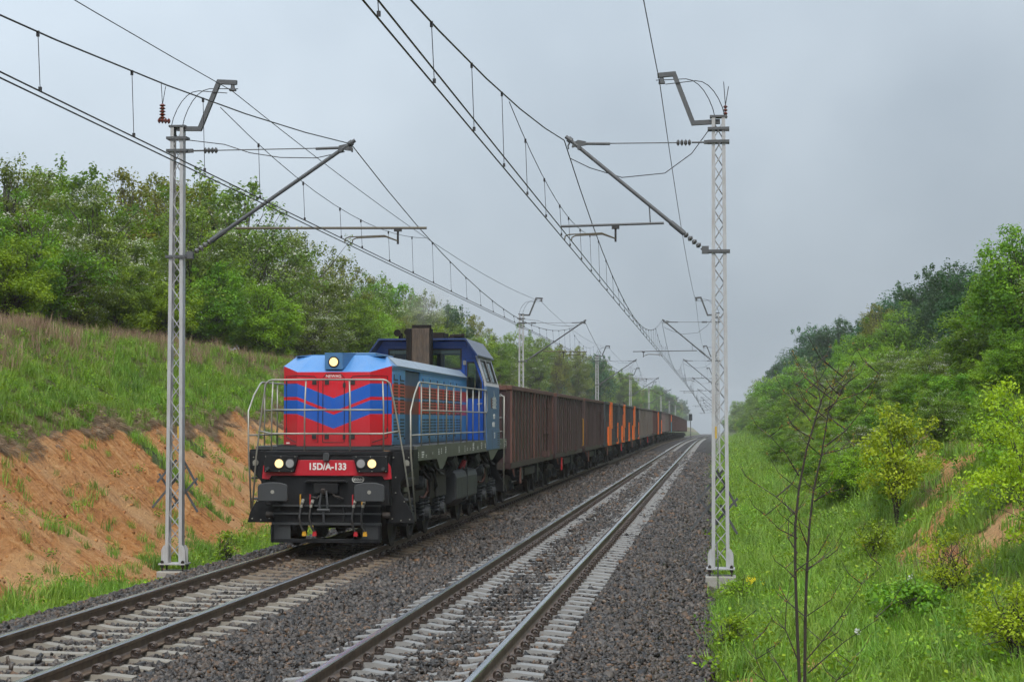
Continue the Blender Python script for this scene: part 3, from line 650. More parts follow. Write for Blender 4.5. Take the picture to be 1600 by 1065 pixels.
# red number board, lamp boxes
RP = [(-1.10, 1.615), (1.10, 1.615), (1.17, 1.50), (1.19, 1.28), (1.06, 1.265), (1.02, 1.335), (-1.02, 1.335), (-1.06, 1.265), (-1.19, 1.28), (-1.17, 1.50)]
rp = MB().prism(RP, 'y', .495, .535).build('number_board', 'red_paint', loco, bevel=.006)
text('number_text', '15D/A-133', .168, (.015, .492, 1.495), 0, 'white_print', rp, sx=.93, bold=.005)
for s in (-1, 1):
    lb = MB().prism([(s*.50, 1.70), (s*1.13, 1.70), (s*1.13, 1.40), (s*.58, 1.40)], 'y', .40, .50).build('lamp_box', 'black_paint', loco, bevel=.008)
    for xx, mm, nm in ((.85, 'lamp_lit', 'headlight'), (.65, 'lamp_glass', 'marker_light')):
        h = MB().cyl((s*xx, .40, 1.555), (s*xx, .385, 1.555), .092, .085, 20).build(nm, 'seam_black', lb)
        MB().cyl((s*xx, .388, 1.555), (s*xx, .378, 1.555), .078, .074, 20).build(nm+'_lens', mm, lb)
    bl = MB()
    for x, z in ((.56, 1.68), (.82, 1.68), (1.1, 1.68), (.62, 1.42), (.85, 1.42), (1.1, 1.42)): bl.cyl((s*x, .40, z), (s*x, .39, z), .009, None, 6)
    bl.build('bolts', 'rail_pipe', lb)
    MB().cyl((s*1.06, .40, 1.46), (s*1.06, .33, 1.46), .035, .03, 8).build('socket', 'tank_grey', lb)
MB().prism([(-.05, 1.60), (.05, 1.60), (.06, 1.70), (.03, 1.75), (-.03, 1.75), (-.06, 1.70)], 'y', .43, .52).build('horn_cover', 'tank_grey', loco, bevel=.01)
pts = []
for i in range(24):
    a = 2*math.pi*i/24; pts.append((.57+(.055 if math.cos(a) > 0 else -.055)+.05*math.cos(a), .533, 1.272+.05*math.sin(a)))
ov = MB().tube(pts, .006, 4, closed=True).build('load_plate', 'white_print', loco)
text('load_text', '850kN', .062, (.57, .534, 1.270), 0, 'white_print', ov)
# buffers
bp = [(-.27, -.13), (-.25, -.165), (.25, -.165), (.27, -.13), (.27, .10), (.24, .135), (.12, .165), (0, .172), (-.12, .165), (-.24, .135), (-.27, .10)]
for s in (-1, 1):
    b = MB().prism([(s*.875+x, 1.06+z) for x, z in bp], 'y', .0, .05).build('buffer', 'tank_grey', loco, bevel=.012)
    MB().cyl((s*.875, .05, 1.06), (s*.875, .30, 1.06), .09, None, 16).cyl((s*.875, .28, 1.06), (s*.875, .54, 1.06), .13, .15, 16).build('buffer_shank', 'black_paint', b)
    MB().cyl((s*.875, .0, 1.06), (s*.875, -.003, 1.06), .035, None, 12).build('grease_mark', 'rail_pipe', b)
    MB().cyl((s*.875, 16.05, 1.06), (s*.875, 16.5, 1.06), .12, .09, 12).cyl((s*.875, 16.5, 1.06), (s*.875, 16.55, 1.06), .25, None, 16).build('buffer', 'black_paint', loco)
# coupling
MB().prism([(-.40, 1.22), (.40, 1.22), (.34, 1.26), (-.34, 1.26)], 'y', .40, .54).box(-.22, .22, .42, .54, 1.02, 1.20).build('coupler_pocket', 'black_paint', loco, bevel=.01)
hk = MB().prism([(.54, .98), (.30, .98), (.18, 1.02), (.16, 1.10), (.22, 1.12), (.25, 1.06), (.54, 1.08)], 'x', -.035, .035).build('draw_hook', 'under_steel', loco, bevel=.01)
for s in (-1, 1): MB().tube([(s*.035, .30, 1.06), (s*.055, .26, .96), (s*.075, .24, .82), (s*.06, .24, .74), (0, .24, .72)], .02, 8).build('coupling_link', 'tank_grey', hk)
MB().cyl((-.11, .24, .73), (.11, .24, .73), .028, None, 8).cyl((0, .24, .75), (0, .27, .50), .02, None, 8).build('coupling_screw', 'tank_grey', hk)
MB().tube([(-.30, .5, .92), (-.24, .45, .95), (-.16, .44, .93), (-.12, .46, .98)], .02, 6).tube([(.30, .5, .92), (.24, .45, .95), (.16, .44, .97), (.12, .46, 1.02)], .02, 6).build('spare_link', 'under_steel', loco)
for x, c1, lean in ((-.43, 'valve_yellow', .02), (-.25, 'valve_red', .03), (.53, 'valve_red', 0.), (.70, 'valve_yellow', .0)):
    h = MB().tube([(x, .52, .90), (x, .44, .86), (x-.02, .40, .76), (x-.035, .36, .58), (x-.02+lean, .36, .42), (x+.03+lean, .37, .33)], .022, 8).build('brake_hose', 'rubber', loco)
    MB().cyl((x, .50, .90), (x, .42, .84), .03, None, 8).cyl((x-.01, .41, .82), (x-.015, .405, .77), .028, None, 8).build('hose_collar', 'rail_pipe', h)
    MB().box(x-.055, x-.035, .46, .50, .80, 1.0).build('cock_handle', c1, h, bevel=.005)
    MB().cyl((x+.03+lean, .37, .34), (x+.04+lean, .37, .27), .035, .028, 8).box(x+.0+lean, x+.07+lean, .34, .40, .26, .31).build('hose_head', c1, h)
# plough
pl = MB().box(-.98, .98, .56, .62, .44, .80).build('skirt', 'black_paint', loco)
MB().box(-.99, .99, .50, .60, .78, .81).build('ledge', 'tank_grey', pl); MB().box(-.99, .99, .50, .60, .635, .665).build('ledge', 'tank_grey', pl); MB().box(-1.0, 1.0, .46, .60, .45, .49).build('ledge', 'tank_grey', pl)
pw = MB().box(-1.0, 1.0, .48, .56, .13, .20).build('plough_bar', 'black_paint', loco, bevel=.006)
for s in (-1, 1):
    MB().box(min(s*.66, s*1.0), max(s*.66, s*1.0), .50, .53, .20, .45).build('plough_plate', 'tank_grey', pw); MB().box(min(s*.97, s*1.0), max(s*.97, s*1.0), .4, .5, .14, .45).build('plough_rib', 'black_paint', pw)
    MB().cyl((s*1.0, .64, .62), (s*1.14, .64, .62), .06, None, 10).build('pipe_stub', 'under_steel', pw)
    MB().box(s*.3-.02, s*.3+.02, .52, .56, .49, .78).build('skirt_rib', 'black_paint', pl)
# nose
NX = [-1.02, -.68, .68, 1.02]; NY = [1.45, 1.08, 1.08, 1.45]; NZ = [3.34, 3.22, 3.22, 3.34]
nb = MB(); vs = [(x, y, 1.86) for x, y in zip(NX, NY)]+[(x, y, z) for x, y, z in zip(NX, NY, NZ)]
nb.add(vs, [(0, 1, 5, 4), (1, 2, 6, 5), (2, 3, 7, 6)])
nose = nb.build('nose', 'nose_paint', loco)
cw = MB(); vs = [(x, y, z) for x, y, z in zip(NX, NY, NZ)]+[(-.86, 1.82, 3.53), (-.5, 1.62, 3.545), (.5, 1.62, 3.545), (.86, 1.82, 3.53), (-1.02, 1.95, 3.34), (1.02, 1.95, 3.34)]
cw.add(vs, [(0, 1, 5, 4), (1, 2, 6, 5), (2, 3, 7, 6), (0, 4, 8), (3, 9, 7)])
cw.build('nose_cowl', 'hood_light', loco)
hd = MB(); hd.prism([(-.165, 3.27), (.165, 3.27), (.165, 3.575), (-.165, 3.575)], 'y', 1.08, 1.09)
vs = [(-.165, 1.09, 3.27), (.165, 1.09, 3.27), (.165, 1.09, 3.575), (-.165, 1.09, 3.575), (-.29, 1.70, 3.50), (.29, 1.70, 3.50), (.29, 1.70, 3.585), (-.29, 1.70, 3.585)]
hd.add(vs, [(1, 2, 6, 5), (0, 4, 7, 3), (2, 3, 7, 6), (0, 1, 5, 4)])
ho = hd.build('headlight_housing', 'side_blue', loco)
MB().cyl((0, 1.08, 3.405), (0, 1.065, 3.405), .105, .1, 24).build('headlight_rim', 'seam_black', ho); MB().cyl((0, 1.066, 3.405), (0, 1.056, 3.405), .078, .075, 24).build('headlight_lens', 'lamp_lit', ho)
def ny(x): return float(np.interp(abs(x), [0, .68, 1.02], [1.08, 1.08, 1.45]))-.003
sm = MB()
def seam(pts): sm.tube([(x, ny(x), z) for x, z in pts], .0075, 4)
for s in (-1, 1): seam([(s*.95, 2.02), (s*.95, 3.15), (s*.68, 3.155), (s*.36, 3.14), (s*.29, 3.06), (s*.29, 1.93), (s*.72, 1.93), (s*.95, 2.02)])
seam([(-.2, 1.93), (-.2, 3.11), (-.13, 3.19), (.13, 3.19), (.2, 3.11), (.2, 1.93), (-.2, 1.93)])
sm.build('door_seam', 'seam_black', nose)
for x, z, w in ((-.36, 3.03, .04), (-.125, 3.03, .04), (.36, 3.03, .04), (-.36, 2.03, .04), (-.125, 2.03, .04), (.36, 2.03, .04), (.2, 2.98, .025), (.2, 2.03, .025), (-.95, 3.02, .015), (.95, 3.02, .015), (-.95, 2.15, .015), (.95, 2.15, .015)):
    y_ = ny(x); MB().box(x-w, x+w, y_-.012, y_+.002, z-.04, z+.04).build('latch' if w > .03 else 'hinge', 'seam_black', nose)
text('maker_name', 'NEWAG', .075, (0, 1.074, 3.14), 0, 'white_print', nose, sx=1.05)
sg = MB()
for x in (-.9, .9):
    for i in range(4): sg.box(x+i*.022-.04, x+i*.022-.026, ny(x+i*.022)-.004, ny(x+i*.022), 1.90, 1.925)
sg.build('small_marks', 'white_print', nose)
MB().box(-1.06, 1.06, 1.1, 1.5, 1.78, 1.88).build('nose_base', 'black_paint', loco)
# hood flanks, doors, louvres
MB().box(-1.0, 1.0, 1.5, 11.7, 1.86, 3.28).build('hood', 'flank_recess', loco)
for s in (-1, 1):
    def flank(name, y0, y1, mat='flank_paint', z0=1.88, z1=3.30, pr=1.02, bev=.004):
        return MB().box(min(s*.99, s*pr), max(s*.99, s*pr), y0, y1, z0, z1).build(name, mat, loco, bevel=bev)
    flank('hood_panel', 1.452, 2.92); flank('hood_panel', 4.68, 4.86); 
    flank('hood_top_strip', 1.46, 11.68, 'side_blue', 3.301, 3.345, 1.035, 0)
    doors = [(1.50, 2.14), (2.18, 2.84)]+[(4.88+.97*i, 4.88+.97*(i+1)-.03) for i in range(6)]
    flank('hood_panel', 4.862, 11.68, 'flank_paint', 1.88, 3.299, 1.018)
    for i, (y0, y1) in enumerate(doors):
        dd = flank('hood_door', y0+.01, y1-.01, 'flank_paint', 1.93, 3.22, 1.033, .004)
        lv = MB(); x0, x1 = (min(s*1.030, s*1.037), max(s*1.030, s*1.037)); cw_ = (y1-y0-.10)/2
        cols = [(y0+.05, y0+.04+cw_*.92), (y1-.04-cw_*.92, y1-.05)] if i > 1 else [(y0+.08, y1-.12)]
        for a, b in cols:
            zz = 2.02
            while zz < (3.0 if i > 1 else 3.1):
                if not (2.36 < zz < 2.43): lv.box(x0, x1, a, b, zz, zz+.028)
                zz += .062
        lv.build('louvre', 'seam_black', dd)
        MB().box(min(s*1.03, s*1.045), max(s*1.03, s*1.045), y0+.06, y0+.10, 3.08, 3.18).build('door_latch', 'seam_black', dd)
        MB().box(min(s*1.03, s*1.045), max(s*1.03, s*1.045), y1-.16, y1-.06, 1.97, 2.0).build('door_latch', 'seam_black', dd)
rf = [(-1.045, 3.345), (1.045, 3.345), (1.045, 3.36), (.86, 3.53), (.4, 3.57), (-.4, 3.57), (-.86, 3.53), (-1.045, 3.36)]
for y0, y1 in ((1.95, 3.05), (3.07, 4.62), (4.64, 5.2), (5.22, 7.3), (7.32, 9.4), (9.42, 11.68)):
    MB().prism(rf, 'y', y0, y1).build('hood_roof_panel', 'hood_grey', loco, bevel=.006)
MB().prism([(-.86, 3.53), (.86, 3.53), (.5, 3.56), (-.5, 3.56)], 'y', 1.64, 1.96).build('hood_roof_panel', 'hood_light', loco)
MB().box(-.5, .35, 3.4, 5.4, 3.57, 3.66).build('roof_hatch', 'side_blue', loco, bevel=.02)
# exhaust stack
ex = MB().box(-.30, .24, 10.95, 11.25, 3.5, 4.52).build('exhaust_stack', 'soot_stack', loco, bevel=.012)
MB().box(-.20, .235, 10.98, 11.22, 4.52, 4.60).build('exhaust_outlet', 'soot_black', ex); MB().box(-.325, -.20, 10.90, 11.20, 3.5, 4.51).build('stack_shield', 'soot_black', ex, bevel=.008); MB().box(.225, .262, 10.93, 11.28, 3.5, 4.51).build('stack_shield', 'soot_black', ex)
for x in (-.08, .04): MB().box(x, x+.012, 10.935, 10.952, 3.55, 4.48).build('stack_seam', 'soot_stack', ex)
# cab
CY0, CY1 = 11.70, 14.30
OUT = [(-1.5, 1.86), (1.5, 1.86), (1.5, 3.16), (1.28, 3.90), (1.02, 4.24), (-1.02, 4.24), (-1.28, 3.90), (-1.5, 3.16)]
W1 = [(.12, 3.56), (.90, 3.56), (.90, 4.06), (.12, 4.06)]; W2 = [(-x, z) for x, z in W1][::-1]
DW = [(1.02, 2.86), (1.39, 2.86), (1.39, 3.24), (1.20, 3.74), (1.02, 3.74)]; DW2 = [(-x, z) for x, z in DW][::-1]
def wallfn(y0, y1): return lambda u, v, s_: (u, y0 if s_ == 0 else y1, v)
fw_ = MB().holes(OUT, [W1, W2, DW, DW2], wallfn(CY0, CY0+.06)).build('cab_front_wall', 'cab_blue', loco)
RW = [[(.1, 3.0), (.9, 3.0), (.9, 4.0), (.1, 4.0)], [(-.9, 3.0), (-.1, 3.0), (-.1, 4.0), (-.9, 4.0)]]
rw_ = MB().holes(OUT, RW, wallfn(CY1-.06, CY1)).build('cab_rear_wall', 'cab_blue', loco)
def frame_of(poly, y, w, nm, mat, par):
    m_ = MB(); n_ = len(poly)
    cx_ = sum(q[0] for q in poly)/n_; cz_ = sum(q[1] for q in poly)/n_
    inn = [(cx_+(x-cx_)*(1-w/max(.05, abs(x-cx_))), cz_+(z-cz_)*(1-w/max(.05, abs(z-cz_)))) for x, z in poly]
    m_.holes(poly, [inn], wallfn(y-.012, y)); return m_.build(nm, mat, par)
for q in (W1, W2, DW, DW2):
    MB().prism(q, 'y', CY0+.02, CY0+.03).build('window_pane', 'window_glass', fw_); frame_of(q, CY0-.001, .035, 'window_frame', 'seam_black', fw_)
for q in RW: MB().prism(q, 'y', CY1-.04, CY1-.03).build('window_pane', 'window_glass', rw_)
MB().box(.14, .88, CY0+.035, CY0+.05, 3.94, 4.05).build('sun_blind', 'hood_grey', fw_); MB().box(-.88, -.14, CY0+.035, CY0+.05, 3.94, 4.05).build('sun_blind', 'hood_grey', fw_)
for s in (-1, 1):
    dm = MB(); dm.tube([(s*.985, CY0-.004, 1.9), (s*.985, CY0-.004, 3.82), (s*1.24, CY0-.004, 3.82), (s*1.43, CY0-.004, 3.3), (s*1.43, CY0-.004, 1.9)], .008, 4)
    dm.build('door_seam', 'seam_black', fw_)
    for z in (3.72, 2.72, 2.12): MB().box(s*.97-.035, s*.97+.035, CY0-.03, CY0, z-.05, z+.05).build('hinge', 'rail_pipe', fw_)
    MB().tube([(s*1.36, CY0-.03, 2.72), (s*1.40, CY0-.05, 2.74), (s*1.28, CY0-.05, 2.72)], .014, 6).build('door_handle', 'rail_pipe', fw_)
    sd = MB().box(min(s*1.44, s*1.503), max(s*1.44, s*1.503), CY0-.002, CY1+.002, 2.12, 3.16).build('cab_side_wall', 'cab_side_blue', loco, bevel=.006)
    bx2 = MB().box(min(s*1.44, s*1.512), max(s*1.44, s*1.512), CY0-.004, CY1+.004, 1.62, 2.115).build('battery_box', 'cab_side_blue', sd, bevel=.006)
    if s == 1:
        MB().box(1.512, 1.515, 12.75, 12.77, 1.64, 2.1).build('box_seam', 'seam_black', bx2)
        lv = MB()
        for i in range(6): lv.box(1.511, 1.517, 13.85, 14.15, 1.70+i*.06, 1.725+i*.06)
        lv.build('louvre', 'seam_black', bx2)
        lg = MB()
        for i in range(9): lg.box(1.503, 1.506, 13.0-.2*(i % 2), 13.55+.15*(i % 3 == 0), 2.62+i*.033, 2.64+i*.033)
        lg.prism([(13.2, 2.92), (13.28, 2.92), (13.15, 3.08), (13.12, 3.07)], 'x', 1.503, 1.506)
        lg.build('company_emblem', 'white_print', sd)
        og = MB(); og.box(1.5035, 1.5055, 12.55, 12.85, 2.63, 2.88); og.build('emblem_patch', 'rust_brown', sd)
        text('number_text', '91 51', .17, (1.505, 13.2, 2.42), R(90), 'white_print', sd, sx=.9); text('number_text', '0 139-3', .17, (1.505, 13.1, 2.22), R(90), 'white_print', sd, sx=.9)
        text('box_text', '57', .2, (1.514, 13.25, 1.95), R(90), 'white_print', bx2)
    # leaning upper side with two panes
    L0, L1 = Vector((s*1.503, 0, 3.16)), Vector((s*1.275, 0, 3.905)); nrm = Vector((s*.955, 0, .295))
    def lean(u, v, sd_):
        p = L0.lerp(L1, v)-nrm*(.05*sd_); return (p.x, u, p.z)
    wp = [[(CY0+.22, .12), (CY0+1.2, .12), (CY0+1.2, .86), (CY0+.22, .86)], [(CY0+1.35, .12), (CY0+2.35, .12), (CY0+2.35, .86), (CY0+1.35, .86)]]
    up_ = MB().holes([(CY0-.001, .002), (CY1+.001, .002), (CY1+.001, .998), (CY0-.001, .998)], wp, lean).build('cab_upper_side', 'white_steel', loco)
    for q in wp:
        MB().holes(q, [], lambda u, v, k_: lean(u, v, .3+.2*k_)).build('window_pane', 'window_glass', up_)
        cu, cv = (q[0][0]+q[1][0])/2, (q[0][1]+q[2][1])/2
        MB().holes(q, [[(cu+(u-cu)*.86, cv+(v-cv)*.90) for u, v in q]], lambda u, v, k_: lean(u, v, -.15+.5*k_)).build('window_frame', 'seam_black', up_)
ro = [(-1.33, 3.86), (-1.04, 4.25), (1.04, 4.25), (1.33, 3.86), (1.33, 3.90), (1.05, 4.29), (-1.05, 4.29), (-1.33, 3.90)]
MB().prism(ro, 'y', CY0-.45, CY1+.25).build('cab_roof', 'roof_blue', loco)
MB().prism([(x*1.004, z+.004*(1 if z > 3.88 else -1)) for x, z in ro], 'y', CY0-.47, CY0-.44).build('roof_lip', 'roof_navy', loco)
MB().prism([(-1.0, 4.10), (1.0, 4.10), (1.02, 4.235), (-1.02, 4.235)], 'y', CY0-.05, CY0-.006).build('window_visor', 'cab_blue', loco)
MB().box(-1.4, 1.4, CY0+.1, CY1-.1, 1.87, 1.95).build('cab_floor', 'cab_interior', loco)
MB().box(-1.3, -.4, CY0+.9, CY0+1.5, 1.95, 2.9).box(.5, 1.0, CY0+1.1, CY0+1.6, 2.4, 3.4).box(.5, 1.0, CY0+.5, CY0+1.1, 2.3, 2.5).build('driver_desk', 'cab_interior', loco)
for x, y, z, dx in ((-.62, CY0-.35, 4.43, 0), (-.38, CY0-.3, 4.45, 0), (.88, CY0+.2, 4.37, 1)):
    if dx: MB().cyl((x-.3, y, z), (x+.05, y, z), .04, .065, 12).box(x-.32, x-.2, y-.05, y+.05, 4.29, z).build('horn', 'soot_black', loco)
    else: MB().cyl((x, y, z), (x, y+.35, z-.02), .085, .04, 14).cyl((x, y-.002, z), (x, y+.02, z), .07, .06, 14).box(x+.02, x+.1, y+.08, y+.2, 4.27, z).build('horn', 'soot_black', loco)
MB().box(-.15, .45, CY0+.1, CY0+.9, 4.29, 4.46).build('roof_unit', 'soot_black', loco, bevel=.02)
# handrails
def rail(pts, r=.0165, nm='handrail'): return MB().tube(pts, r, 8).build(nm, 'rail_pipe', loco, smooth=True)
for s in (-1, 1):
    rail([(s*1.5, .95, .5), (s*1.36, .75, 1.7), (s*1.22, .62, 2.6), (s*1.14, .56, 3.0), (s*1.08, .55, 3.05), (s*1.02, .55, 3.065), (0, .55, 3.068)])
    for x in (.42, 1.03): rail([(s*x, .55, 1.77), (s*x, .55, 2.55), (s*(x-.02), .56, 3.06)], .0145)
    rail([(s*.0, .55, 2.52), (s*1.03, .55, 2.52)], .016); rail([(s*.0, .55, 2.09), (s*1.03, .55, 2.09), (s*1.31, .70, 2.14)], .016)
    rail([(s*1.53, 1.1, .5), (s*1.5, .72, 1.75), (s*1.5, .69, 2.5), (s*1.5, 1.1, 2.8), (s*1.5, 1.58, 3.02), (s*1.5, 1.72, 3.045), (s*1.5, 11.6, 3.05), (s*1.5, 11.74, 3.03), (s*1.5, 11.78, 2.95), (s*1.5, 11.78, 2.58), (s*1.5, 11.72, 2.53), (s*1.5, 11.4, 2.52)])
    for y in (1.9, 2.91, 3.99, 5.13, 6.16, 7.26, 8.22, 9.23, 10.29, 11.41): rail([(s*1.5, y, 1.86), (s*1.5, y, 3.05)], .0145)
    rail([(s*1.5, 1.9, 2.52), (s*1.5, 11.7, 2.52)], .015); rail([(s*1.5, .72, 2.06), (s*1.5, 11.41, 2.06)], .015)
    rail([(s*1.5, 15.3, .5), (s*1.5, 15.35, 1.8), (s*1.5, 15.4, 2.95), (s*1.4, 15.5, 3.0), (s*1.2, 15.9, 3.0), (0, 15.9, 3.0)])
    rail([(s*1.5, 14.35, 2.95), (s*1.5, 15.0, 2.95), (s*1.5, 15.05, 1.86)], .015); rail([(s*1.5, 14.35, 2.4), (s*1.5, 15.05, 2.4)], .014); rail([(s*1.5, 14.35, 2.05), (s*1.5, 15.05, 2.05)], .014)
# fuel tank
tk = [(-1.40, .62), (-.95, .36), (.95, .36), (1.40, .62), (1.40, 1.08), (1.37, 1.18), (1.28, 1.24), (-1.28, 1.24), (-1.37, 1.18), (-1.40, 1.08)]
tnk = MB().prism(tk, 'y', 7.3, 10.75).build('fuel_tank', 'tank_grey', loco, bevel=.03)
for y in (8.25, 9.3, 10.35):
    mk = MB()
    for i in range(5): mk.box(1.40, 1.403, y-.08, y+.08*random.random()+.03, .74+i*.045, .76+i*.045)
    mk.build('tank_marks', 'seam_black', tnk)
MB().box(-1.41, 1.41, 9.0, 9.06, .55, 1.25).build('tank_strap', 'tank_grey', tnk)
MB().cyl((1.2, 9.2, 1.22), (1.3, 9.2, 1.42), .05, None, 10).tube([(1.25, 9.4, 1.24), (1.3, 9.45, 1.4), (1.25, 9.6, 1.42), (1.2, 9.65, 1.26)], .03, 6).build('filler_valve', 'valve_red', tnk)
MB().cyl((1.2, 10.1, 1.24), (1.2, 10.1, 1.55), .04, None, 8).build('vent_pipe', 'tank_grey', tnk)
# bogies
def coil(cx, cy, z0, z1, r, rt, turns=5):
    n_ = turns*9; return MB().tube([(cx+r*math.cos(2*math.pi*i/9), cy+r*math.sin(2*math.pi*i/9), z0+(z1-z0)*i/n_) for i in range(n_+1)], rt, 5)
def wheel_mb(cx, cy, r=.5, w=.13, s=1, n=28):
    m_ = MB(); prof = [(0, .09), (.02, .12), (.02, r-.10), (-.0, r-.06), (0, r-.005), (.10, r), (.105, r+.028), (.135, r+.028), (.135, r-.06), (.09, r-.1), (.09, .12), (.11, .1)]
    vs = []; fs = []; k_ = len(prof)
    for i in range(n):
        a = 2*math.pi*i/n
        for (u, rr) in prof: vs.append((cx-s*u, cy+rr*math.cos(a), r+rr*math.sin(a)))
    for i in range(n):
        j = (i+1) % n
        for q in range(k_-1): fs.append((i*k_+q, i*k_+q+1, j*k_+q+1, j*k_+q))
    return m_.add(vs, fs)
for c0 in (4.05, 12.95):
    bg_ = MB()
    for s in (-1, 1):
        bg_.prism([(c0-2.55, .72), (c0-2.4, .60), (c0-1.4, .58), (c0-1.1, .75), (c0+1.1, .75), (c0+1.4, .58), (c0+2.4, .60), (c0+2.55, .72), (c0+2.5, .92), (c0+.6, 1.02), (c0-.6, 1.02), (c0-2.5, .92)], 'x', s*.98, s*1.14)
        for yy in (-2.0, 0, 2.0): bg_.box(min(s*1.14, s*1.20), max(s*1.14, s*1.20), c0+yy-.42, c0+yy+.42, .78, .84)
        for yy in (-1., 1.): bg_.prism([(c0+yy-.35, .75), (c0+yy+.35, .75), (c0+yy+.12, 1.25), (c0+yy-.12, 1.25)], 'x', s*1.05, s*1.22)
    bg_.box(-.98, .98, c0-2.5, c0-2.3, .55, .9); bg_.box(-.98, .98, c0-.3, c0+.3, .5, 1.0); bg_.box(-.98, .98, c0+2.3, c0+2.5, .55, .9)
    bo = bg_.build('bogie', 'under_steel', loco, bevel=.01)
    for yy in (-2.0, 0, 2.0):
        for s in (-1, 1):
            wheel_mb(s*.79, c0+yy, .51, s=-s).build('wheel', 'under_steel', bo)
            MB().box(min(s*1.0, s*1.24), max(s*1.0, s*1.24), c0+yy-.22, c0+yy+.22, .36, .56).cyl((s*1.24, c0+yy, .50), (s*1.33, c0+yy, .50), .14, .12, 14).cyl((s*1.1, c0+yy-.5, .44), (s*1.1, c0+yy+.5, .44), .06, None, 8).build('axle_box', 'tank_grey', bo)
            for dy in (-.34, .34): coil(s*1.17, c0+yy+dy, .42, .78, .085, .026).build('coil_spring', 'tank_grey', bo)
        MB().cyl((-.8, c0+yy, .51), (.8, c0+yy, .51), .09, None, 10).box(-.6, .6, c0+yy+.1, c0+yy+.8, .3, .8).build('axle_and_motor', 'under_steel', bo)
    for s in (-1, 1):
        MB().cyl((s*1.15, c0-.95, 1.12), (s*1.36, c0-.95, 1.12), .15, .13, 14).cyl((s*1.36, c0-.95, 1.12), (s*1.40, c0-.95, 1.12), .09, None, 12).build('brake_cylinder', 'tank_grey', bo)
        MB().tube([(s*1.3, c0-.8, 1.2), (s*1.36, c0-.6, 1.15), (s*1.36, c0-.5, .95), (s*1.3, c0-.6, .82), (s*1.25, c0-.8, .85)], .022, 6).build('air_hose', 'rust_brown', bo)
        MB().cyl((s*1.2, c0-2.25, 1.56), (s*1.2, c0-2.25, 1.0), .06, None, 10).build('damper', 'rail_pipe', bo)
        MB().tube([(s*1.15, c0+.7, 1.45), (s*1.25, c0+.9, 1.3), (s*1.28, c0+1.2, 1.0), (s*1.2, c0+1.3, .85)], .03, 6).tube([(s*1.2, c0+1.0, 1.5), (s*1.3, c0+1.5, 1.25), (s*1.3, c0+2.0, 1.2)], .025, 6).build('air_hose', 'rubber', bo)
for c0 in (6.6, 10.3):
    MB().tube([(1.35, c0, 1.56), (1.38, c0+.2, 1.40), (1.2, c0+.2, 1.2), (.8, c0+.2, 1.1)], .11, 10).tube([(1.35, c0+.3, 1.56), (1.38, c0+.5, 1.42), (1.2, c0+.5, 1.2), (.8, c0+.5, 1.1)], .11, 10).build('air_duct', 'tank_grey', loco)
MB().box(.8, 1.30, 1.5, 2.9, 1.1, 1.5).box(-1.30, -.8, 1.5, 2.9, 1.1, 1.5).box(.8, 1.25, 5.4, 6.8, .75, 1.3).box(.8, 1.3, 11.0, 12.0, 1.25, 1.56).build('equipment_case', 'under_steel', loco, bevel=.02)
for i in range(9):
    y = random.uniform(1.5, 15); MB().tube([(1.2, y, 1.5), (1.28, y+.3, 1.35-.2*random.random()), (1.28, y+1.3, 1.3-.25*random.random()), (1.1, y+1.6, 1.4)], .018, 5).build('brake_pipe', 'under_steel', loco)

# ------------------------------------------------------------------ open wagons
BODY = {'brown': ('brown_paint', 'rib_brown', 'rust_brown'), 'umber': ('brown_paint', 'brown_paint_b', 'rust_brown'), 'black': ('wagon_black', 'wagon_black', 'wagon_black'), 'grey': ('grey_wagon', 'grey_wagon', 'grey_wagon'), 'pink': ('pink_wagon', 'pink_wagon', 'pink_wagon')}
WL = 14.04
wag_proto = {}
wheelme = wheel_mb(0, 0, .46, s=1, n=24).mesh('wheel', 'under_steel'); wheelme2 = wheel_mb(0, 0, .46, s=-1, n=24).mesh('wheel', 'under_steel')
def wagon_bogie(w, c0):
    m_ = MB()
    for s in (-1, 1):
        m_.prism([(c0-1.45, .62), (c0-1.3, .42), (c0-.55, .42), (c0-.4, .34), (c0+.4, .34), (c0+.55, .42), (c0+1.3, .42), (c0+1.45, .62), (c0+1.2, .72), (c0+.6, .78), (c0-.6, .78), (c0-1.2, .72)], 'x', s*1.0, s*1.1)
    m_.box(-1.05, 1.05, c0-.25, c0+.25, .45, .85)
    b = m_.build('bogie', 'under_steel', w)
    for yy in (-.9, .9):
        for s in (-1, 1):
            o = link('wheel', wheelme if s == -1 else wheelme2, b, (s*.79, c0+yy, 0))
            MB().box(min(s*1.1, s*1.17), max(s*1.1, s*1.17), c0+yy-.16, c0+yy+.16, .34, .62).cyl((s*1.17, c0+yy, .46), (s*1.22, c0+yy, .46), .11, None, 10).build('axle_box', 'tank_grey', b)
            for dy in (-.26, .26): MB().cyl((s*1.06, c0+yy+dy, .40), (s*1.06, c0+yy+dy, .64), .075, None, 8).build('spring', 'under_steel', b)
        MB().cyl((-.8, c0+yy, .46), (.8, c0+yy, .46), .08, None, 8).build('axle', 'under_steel', b)
